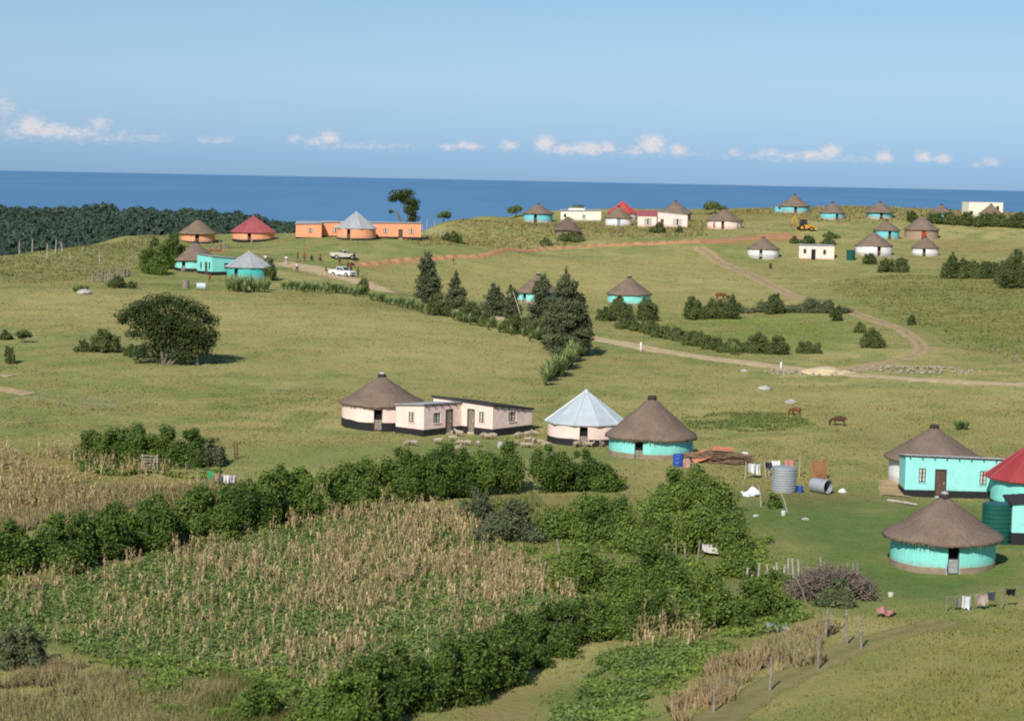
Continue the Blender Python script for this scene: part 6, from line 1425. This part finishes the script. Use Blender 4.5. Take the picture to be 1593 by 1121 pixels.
def drum(px, base, r, h, mat, label, name='drum', cat='drum', lying=None, ribs=3, open_end=False, dark='dark'):
    g = P(px, base); t = thing(name, label, cat, g + Vector((0, r * .6, 0)), 0)
    prof = [(r * .97, 0), (r, .02)]
    for k in range(ribs): z = h * (k + 1) / (ribs + 1); prof += [(r, z - .05), (r * 1.045, z), (r, z + .05)]
    prof += [(r, h - .02), (r * .97, h)]
    b = B(); b.lathe(prof, 28, cap=not open_end); o = b.build('shell', MT[mat], t, smooth=False)
    bt = B()
    if open_end: bt.lathe([(r * .95, h * .6), (r * .95, h * .62)], 28); d_ = bt.build('inside', MT[dark], t); ib = B(); ib.lathe([(r * .93, h * .62), (r * .93, h - .01)], 28, cap=False); ib.build('inner_wall', MT[mat], t)  # black disc stands in for the shade within the open end
    else: bt.lathe([(r * .9, h - .01), (r * .85, h + .025)], 24); d_ = bt.build('lid', MT[mat], t)
    if lying is not None: t.rotation_euler = (0, PI / 2, lying); t.location = g + Vector((0, r, r))
    return t
drum(1220.5, 766, .92, 1.95, 'zinctank', 'upright corrugated galvanised water tank in the yard', 'water_tank', 'water tank', ribs=9)
drum(1266, 766, .55, 1.55, 'zinctank', 'galvanised tank lying on its side with a dark open end', 'water_tank', 'water tank', lying=-.85, ribs=6, open_end=True)
drum(1245, 766, .22, .5, 'blueplastic', 'small blue plastic drum beside the upright galvanised tank', ribs=2)
drum(1055, 726, .42, 1.0, 'blueplastic', 'large blue drum by the turquoise hut with the brown foot band', ribs=2)
drum(1552, 846, 1.0, 2.75, 'tankgreen', 'dark green plastic water tank between the nearest hut and the turquoise house corner', 'water_tank', 'water tank', ribs=8)
drum(1324, 405, .95, 2.3, 'tankgreen', 'green plastic water tank beside the pink box house', 'water_tank', 'water tank', ribs=6)
drum(996, 352, .75, 1.2, 'tankgreen', 'low green tank before the pink house with the red sheet roof', 'water_tank', 'water tank', ribs=4)
drum(288, 448, .55, 1.15, 'wood', 'brown upright drum on the lawn below the turquoise house', ribs=3)
drum(305, 451, .55, 1.35, 'zinc', 'silver tank lying on the lawn beside the brown drum', 'water_tank', 'water tank', lying=.1, ribs=5)
drum(1219, 802, .17, .34, 'white', 'white bucket at the foot of the leaning clothes pole', 'bucket', 'bucket', ribs=1)
drum(1386, 928, .17, .24, 'white', 'white basin on the grass between brushwood heap and nearest hut', 'basin', 'basin', ribs=1)
drum(1159, 717, .33, .7, 'white', 'white drum at the right end of the wood pile', ribs=2); drum(1149, 718, .3, .6, 'rust', 'reddish drum between wood pile and white drum', ribs=2)
drum(780, 697, .35, .5, 'concrete', 'grey drum standing among the sheep', ribs=2)
# rusty bed frame standing on edge
g = P(1277, 748); t = thing('bed_frame', 'rusty red metal bed base standing on edge behind the lying tank', 'bed frame', g + Vector((0, .8, 0)), .15)
b = B()
for x in (-.55, .55): b.tube((x, 0, 0), (x * 1.03, .25, 1.55), .04)
for z in (.12, 1.45): b.tube((-.55, z * .16, z), (.55, z * .16, z), .035)
b.build('frame', MT['rust'], t); b = B()
for i in range(9): z = .2 + i * .145; b.box(-.54, .54, z * .16 - .008, z * .16 + .008, z, z + .10)
b.build('slat_mesh', MT['rust'], t)
# washing lines
def cloth(px, base, top, w, h, col, label, rot=0., name='washing', cat='washing'):
    g = P(px, base); z1 = at(px, top, g.y).z; b = B(); n = 7; m_ = 6; vs = []
    sd = random.random() * 40
    for k in (0, .015):
        for j in range(m_ + 1):
            for i in range(n + 1):
                x = (i / n - .5) * w; z = -j / m_ * h * (1 + .12 * math.sin(i * 2.1 + sd)); y = (.05 + .10 * j / m_) * math.sin(i * 1.5 + sd) + .12 * mnoise.noise(Vector((x * 2, z * 2, sd))) + k
                vs.append((x * (1 - .25 * j / m_ * math.sin(sd)), y, z - .06 * math.sin(PI * i / n)))
    q = (n + 1) * (m_ + 1); fs = []
    for j in range(m_):
        for i in range(n):
            a = j * (n + 1) + i; fs += [(a, a + 1, a + n + 2, a + n + 1), (q + a + n + 1, q + a + n + 2, q + a + 1, q + a)]
    b.add(vs, fs); o = b.build(name, plain(col), None, smooth=True); o.location = (g.x, g.y, z1); o.rotation_euler = (0, 0, rot); return tag(o, label, cat)
fence('washing line with two leaning poles left of the yard', [(1158,746,718),(1192,742,719)], .045, 1, 'wood_pale', 'washing_line', .1, 'washing line')
fence('washing line poles behind the upright galvanised tank', [(1196,740,716),(1244,741,709)], .05, 1, 'wood_pale', 'washing_line', .03, 'washing line')
cloth(1169, 744, 720, .55, .75, W_, 'white shirt hanging left on the yard washing line'); cloth(1178, 744, 721, .5, .85, (.66, .70, .66), 'pale cloth hanging crooked right of the white shirt', .5)
cloth(1195, 741, 718, .5, .5, (.03, .04, .06), 'black cloth on the line behind the tank'); cloth(1206, 741, 716, .7, .6, W_, 'white cloth on the line right of the black one'); cloth(1228, 741, 715, .8, .45, (.55, .22, .18), 'reddish cloth on the line above the upright tank')
fence('washing line poles left of the hedge near the maize', [(288,737,719),(308,748,728),(331,754,731),(317,771,745),(367,756,736)], .05, 1, 'wood', 'washing_line', .05, 'washing line')
fence('single dark post with a leaning pole right of the bush clump', [(366,714,688),(369,714,689)], .06, 0, 'wood_dark', 'fence_post', .08, 'post')
cloth(328, 754, 732, .45, .62, (.03, .36, .14), 'green cloth hanging at the left end of the small washing line'); cloth(337, 755, 735, .4, .4, (.55, .33, .22), 'orange cloth right of the green one on the small washing line'); cloth(343, 756, 737, .35, .55, (.12, .12, .14), 'dark cloth in the middle of the small washing line'); cloth(352, 757, 738, .5, .65, W_, 'white shirt on the small washing line'); cloth(361, 757, 738, .5, .55, (.58, .50, .62), 'lilac cloth right of the white shirt on the small washing line')
fence('washing line posts on the grass slope below the nearest hut', [(1472,952,926),(1558,948,914),(1592,940,908)], .04, 1, 'wood', 'washing_line', .02, 'washing line')
cloth(1488, 949, 929, .42, .5, (.20, .19, .17), 'grey cloth, left on the washing line below the nearest hut'); cloth(1503, 949, 926, .5, .72, (.60, .65, .66), 'white trousers on the washing line below the nearest hut'); cloth(1526, 948, 923, .72, .6, (.42, .33, .28), 'pinkish cloth on the washing line below the nearest hut'); cloth(1541, 946, 919, .45, .5, (.05, .055, .08), 'navy cloth right of the pinkish cloth'); cloth(1572, 944, 914, .6, .4, (.012, .012, .014), 'black cloth at the right end of the washing line')
# pole gate
g = P(233, 735); s = scale_at(g); t = thing('pole_gate', 'grey pole gate leaning before the dark bush clump', 'gate', g, .05)
for x in (-.62, .58): b = B(); b.path([(x, 0, -.1), (x * .95, .15, 1.45)], [.06, .05]); b.build('gate_post', MT['wood_pale'], t)
for i in range(6): b = B(); z = .15 + i * .23; b.path([(-.72, .03 + z * .1, z + .03), (.66, .03 + z * .1, z)], [.035, .03], 6); b.build('rail', MT['wood_pale'], t)
b = B(); b.path([(.2, -.05, .1), (.4, .2, 1.35)], [.035, .03], 6); b.build('brace', MT['wood_pale'], t)
# rubble, sand, rocks
def heap(name, px, base, n, lx, ly, h, smin, smax, mat, label, cat):
    g = P(px, base); b = B()
    for i in range(n):
        a = random.random() * 6.28; r = math.sqrt(random.random()); x = math.cos(a) * r * lx; y = math.sin(a) * r * ly; sz = random.uniform(smin, smax)
        b.ball((x, y, gnd(g.x + x, g.y + y) - g.z + h * (1 - r) * random.random() + sz * .2), sz, 1, (1, random.uniform(.6, 1.), random.uniform(.45, .8)), .35, i)
    o = b.build(name, MT[mat], None); o.location = g; return stuff(o, label, cat)
heap('rubble', 1250, 580, 90, 4.5, 3.5, .35, .1, .3, 'stoneblock', 'loose grey building rubble left of the sand heap by the road', 'rubble'); heap('rubble', 1425, 576, 150, 7.5, 5, .45, .1, .3, 'stoneblock', 'rubble and broken blocks scattered above the gravel road', 'rubble')
heap('rubble', 330, 390, 40, 2.6, 1.5, .4, .12, .35, 'rust', 'small heap of broken red bricks before the red roofed hut', 'rubble'); heap('rubble', 1370, 400, 40, 5, 2, .2, .15, .35, 'stoneblock', 'stones beside the large white hut', 'rubble')
g = P(1282, 583); b = B(); b.ball((0, 0, -.1), 2.2, 4, (1.25, .9, .42), .25, 3); b.ball((2.4, 1.5, -.1), 1.3, 4, (1.3, .9, .35), .25, 8); o = b.build('sand', MT['sand'], None, smooth=True); o.location = g + Vector((0, 1.2, 0)); stuff(o, 'yellow building sand heap beside the gravel road', 'sand')
for px, base, r, lab in [(131, 457, .9, 'large pale boulder beside the aloes on the left hill'), (1190, 607, .7, 'pale flat rock on the pasture below the rubble'), (1230, 627, .55, 'small white rock above the brown cows'), (1176, 803, .2, 'white stone by the bushes in the yard'), (1253, 808, .22, 'pale stone in the middle of the lawn'), (1158, 578, .4, 'pale stone left of the rubble')]:
    g = P(px, base); b = B(); b.ball((0, 0, r * .2), r, 2, (1.2, .8, .55), .4, px); o = b.build('rock', MT['concrete'], None); o.location = g; tag(o, lab, 'rock')
for px, base, top, lab in [(997, 546, 532, 'white marker post left on the verge of the gravel road'), (1215, 574, 563, 'white marker post beside the rubble on the gravel road')]:
    g = P(px, base); h = at(px, top, g.y).z - g.z; b = B(); b.lathe([(.13, -.2), (.13, h - .06), (.09, h)], 12); o = b.build('marker_post', MT['white'], None); o.location = g; tag(o, lab, 'marker post')
# white sheet panel in the bushes, fallen pole, pale reeds, power pole
o = sheet('sheet_panel', 'white sheet panel lying tilted on the bushes in the middle', 1106, 868, .55, 1.1, .7, (.8, .15, .1), MT['white'], 'sheet panel', .05)
g = P(1404, 785); b = B(); b.path([(-.9, 1.2, .16), (.2, .3, .14), (1.0, -.6, .12)], [.12, .11, .09], 8); o = b.build('log', MT['wood_pale'], None); o.location = g; tag(o, 'pale fallen log on the grass left of the long turquoise house', 'log')
def polething(px, base, tx, ty, r, label, mat='wood_pale', name='pole'):
    g = P(px, base); e = at(tx, ty, g.y); b = B(); b.path([Vector((0, 0, -.2)), (e - g) * .5 + Vector((.05, 0, 0)), e - g], [r, r * .9, r * .7], 7); o = b.build(name, MT[mat], None); o.location = g; return tag(o, label, 'pole')
polething(813, 500, 798, 454, .09, 'pale leaning pole before the half hidden turquoise hut'); polething(1226, 796, 1212, 760, .06, 'pale pole leaning left in front of the upright tank'); polething(1184, 788, 1180, 754, .06, 'thin pole left of the pole leaning before the tank')
polething(1256, 940, 1238, 897, .06, 'grey pole leaning out of the bush beside the brushwood heap', 'wood'); polething(1030, 902, 1018, 874, .06, 'dead pale branch sticking out of the middle bushes')
polething(870, 862, 866, 838, .10, 'dead grey stump in the wide left bush', 'wood', 'dead_branch')
polething(1277, 900, 1276, 866, .07, 'tall pale post standing in the brushwood heap')
b = B(); g = P(1208, 980); b.poly_prism([(-.7, 0), (.8, .05), (.6, .28), (-.55, .35)], -.4, .4); o = b.build('roofing_scrap', MT['zincdark'], None); o.location = g; tag(o, 'bent grey roofing scrap at the foot of the bushes by the near fence', 'scrap metal')
sheet('cloth_heap', 'reddish cloth lying crumpled on the grass between fence corner and washing line', 1382, 962, .22, 1.1, .7, (.25, .1, .2), plain((.42, .20, .18)), 'cloth', .5)
sheet('cloth_heap', 'pinkish cloth heap right of the large blue drum', 1066, 728, .35, .9, .7, (.5, .2, .4), plain((.50, .28, .26)), 'cloth', .6)
sheet('plastic_sheet', 'crumpled white plastic sheet at the edge of the yard by the bushes', 1169, 773, .25, 1.3, .9, (.5, -.2, .3), plain((.66, .67, .70)), 'plastic', .6)
sheet('plastic_sheet', 'small torn white plastic sheet on the turned ground right of the lying tank', 1312, 768, .08, .7, .5, (.2, 0, .3), plain((.60, .60, .58)), 'plastic', .4)
# ------------------------------------------------------------------ sky, sun, exposure
SUN_EL = math.radians(37); SUN_PHI = math.radians(20)     # light travels away from the camera and to the right
d = Vector((math.sin(SUN_PHI) * math.cos(SUN_EL), math.cos(SUN_PHI) * math.cos(SUN_EL), -math.sin(SUN_EL)))
sl_ = bpy.data.lights.new('sun', 'SUN'); sl_.energy = 4.0; sl_.angle = math.radians(.53); sl_.color = (1, .93, .82)
so = bpy.data.objects.new('sun', sl_); COL.objects.link(so); so.rotation_euler = d.to_track_quat('-Z', 'Y').to_euler(); so.location = (-60, -80, 140)
w = bpy.data.worlds.new('World'); sc.world = w; w.use_nodes = True; nt = w.node_tree; nt.nodes.clear()
out = nd(nt, 'ShaderNodeOutputWorld'); bg = nd(nt, 'ShaderNodeBackground'); nt.links.new(bg.outputs[0], out.inputs[0])
sky = nd(nt, 'ShaderNodeTexSky', sky_type='NISHITA'); sky.sun_disc = False; sky.sun_elevation = SUN_EL
to_sun = -d; sky.sun_rotation = math.atan2(to_sun.x, to_sun.y); sky.air_density = 1.0; sky.dust_density = .3; sky.ozone_density = 2.5; sky.altitude = 100
SKY_STR = .10
bg.inputs[1].default_value = SKY_STR
tc = nd(nt, 'ShaderNodeTexCoord'); sp = nd(nt, 'ShaderNodeSeparateXYZ'); nt.links.new(tc.outputs['Generated'], sp.inputs[0])
az = math_(nt, 'ARCTAN2', sp.outputs[0], sp.outputs[1]); el = math_(nt, 'ARCSINE', sp.outputs[2])
cb = nd(nt, 'ShaderNodeCombineXYZ'); nt.links.new(math_(nt, 'MULTIPLY', az, 1.), cb.inputs[0]); nt.links.new(math_(nt, 'MULTIPLY', el, 1.9), cb.inputs[1])
CL = [(8,168,20,26,.62),(22,205,40,16,.62),(48,196,26,18,1),(80,204,44,13,.95),(120,206,40,10,.8),(155,193,20,14,.75),(190,208,30,9,.5),(228,215,32,8,.6),(320,217,18,8,.6),(345,217,22,8,.62),(460,217,14,9,.68),(490,220,14,8,.8),(512,214,18,12,.95),(575,226,40,7,.42),(700,229,18,7,.72),(728,227,26,8,.86),(791,226,16,9,.88),(848,223,17,14,1.05),(880,232,30,9,.9),(915,231,30,11,1),(945,229,14,11,.9),(990,234,18,8,.85),(1014,224,22,16,1.08),(1055,234,17,10,.95),(1144,238,14,8,.72),(1196,238,20,9,.78),(1225,242,24,8,.72),(1265,242,30,9,.92),(1292,236,17,13,1.),(1376,244,16,10,.98),(1436,244,15,9,.95),(1466,247,18,8,.88),(1520,255,16,7,.6),(1543,252,16,9,.7),(150,213,160,13,.55),(560,227,110,9,.55),(1000,236,150,9,.54),(1250,245,190,9,.54)]
tot = None
for px, py, sx, sy, a in CL:
    r = ray(px, py).normalized(); A0 = math.atan2(r.x, r.y); E0 = math.asin(r.z)
    u = math_(nt, 'MULTIPLY', math_(nt, 'SUBTRACT', az, A0), F / sx); v = math_(nt, 'MULTIPLY', math_(nt, 'SUBTRACT', el, E0), F / sy)
    q = math_(nt, 'ADD', math_(nt, 'MULTIPLY', u, u), math_(nt, 'MULTIPLY', v, v))
    e = math_(nt, 'MULTIPLY', math_(nt, 'POWER', 2.718, math_(nt, 'MULTIPLY', q, -.75)), a)
    tot = e if tot is None else math_(nt, 'MAXIMUM', tot, e)
n1_ = ntex(nt, 260, 6, .62, vec=cb.outputs[0]); n2_ = ntex(nt, 640, 4, .6, vec=cb.outputs[0])
cm = math_(nt, 'ADD', tot, math_(nt, 'MULTIPLY', math_(nt, 'SUBTRACT', n1_, .5), 1.25)); cm = math_(nt, 'ADD', cm, math_(nt, 'MULTIPLY', math_(nt, 'SUBTRACT', n2_, .5), .5))
cmask = nd(nt, 'ShaderNodeMapRange', interpolation_type='SMOOTHSTEP'); nt.links.new(cm, cmask.inputs[0]); cmask.inputs[1].default_value = .22; cmask.inputs[2].default_value = 1.05; cmask.inputs[4].default_value = .8
# clear-air tint by height above the sea horizon: hazy blue band, paler above the cloud row, bluer towards the zenith
GR = nd(nt, 'ShaderNodeValToRGB'); nt.links.new(math_(nt, 'DIVIDE', el, .6, clamp=True), GR.inputs[0])
cr = GR.color_ramp
TINT = [(0.01061, (0.2752, 0.469, 0.9306)), (0.05, (0.3765, 0.5236, 0.8359)), (0.07323, (0.4374, 0.5521, 0.7899)), (0.10505, (0.4621, 0.563, 0.7451)), (0.13783, (0.4609, 0.5657, 0.7222))]
cr.elements[0].position = 0; cr.elements[0].color = (*TINT[0][1], 1); cr.elements[1].position = 1; cr.elements[1].color = (.8, .9, 1, 1)
for p_, c_ in TINT:
    e_ = cr.elements.new(p_); e_.color = (*c_, 1)
skyc = mixc(nt, 1.0, sky.outputs[0], GR.outputs[0], 'MULTIPLY')
CLOUD = (6.2, 5.7, 5.75)
cshade = ramp(nt, math_(nt, 'ADD', math_(nt, 'MULTIPLY', n2_, .6), math_(nt, 'MULTIPLY', cm, .35)), .3, .75)
nt.links.new(mixc(nt, cmask.outputs[0], skyc, mixc(nt, cshade, (4.6, 4.7, 5.2), (6.5, 6.0, 5.95))), bg.inputs[0])
sc.view_settings.view_transform = 'Standard'; sc.view_settings.look = 'None'; sc.view_settings.gamma = 1; sc.view_settings.exposure = .40
sc.view_settings.use_curve_mapping = False
sc.cycles.max_bounces = 6; sc.cycles.diffuse_bounces = 3; sc.cycles.glossy_bounces = 2; sc.cycles.transmission_bounces = 3; sc.cycles.transparent_max_bounces = 4
sc.cycles.use_denoising = False
sc.cycles.pixel_filter_type = 'BLACKMAN_HARRIS'; sc.cycles.filter_width = 1.9
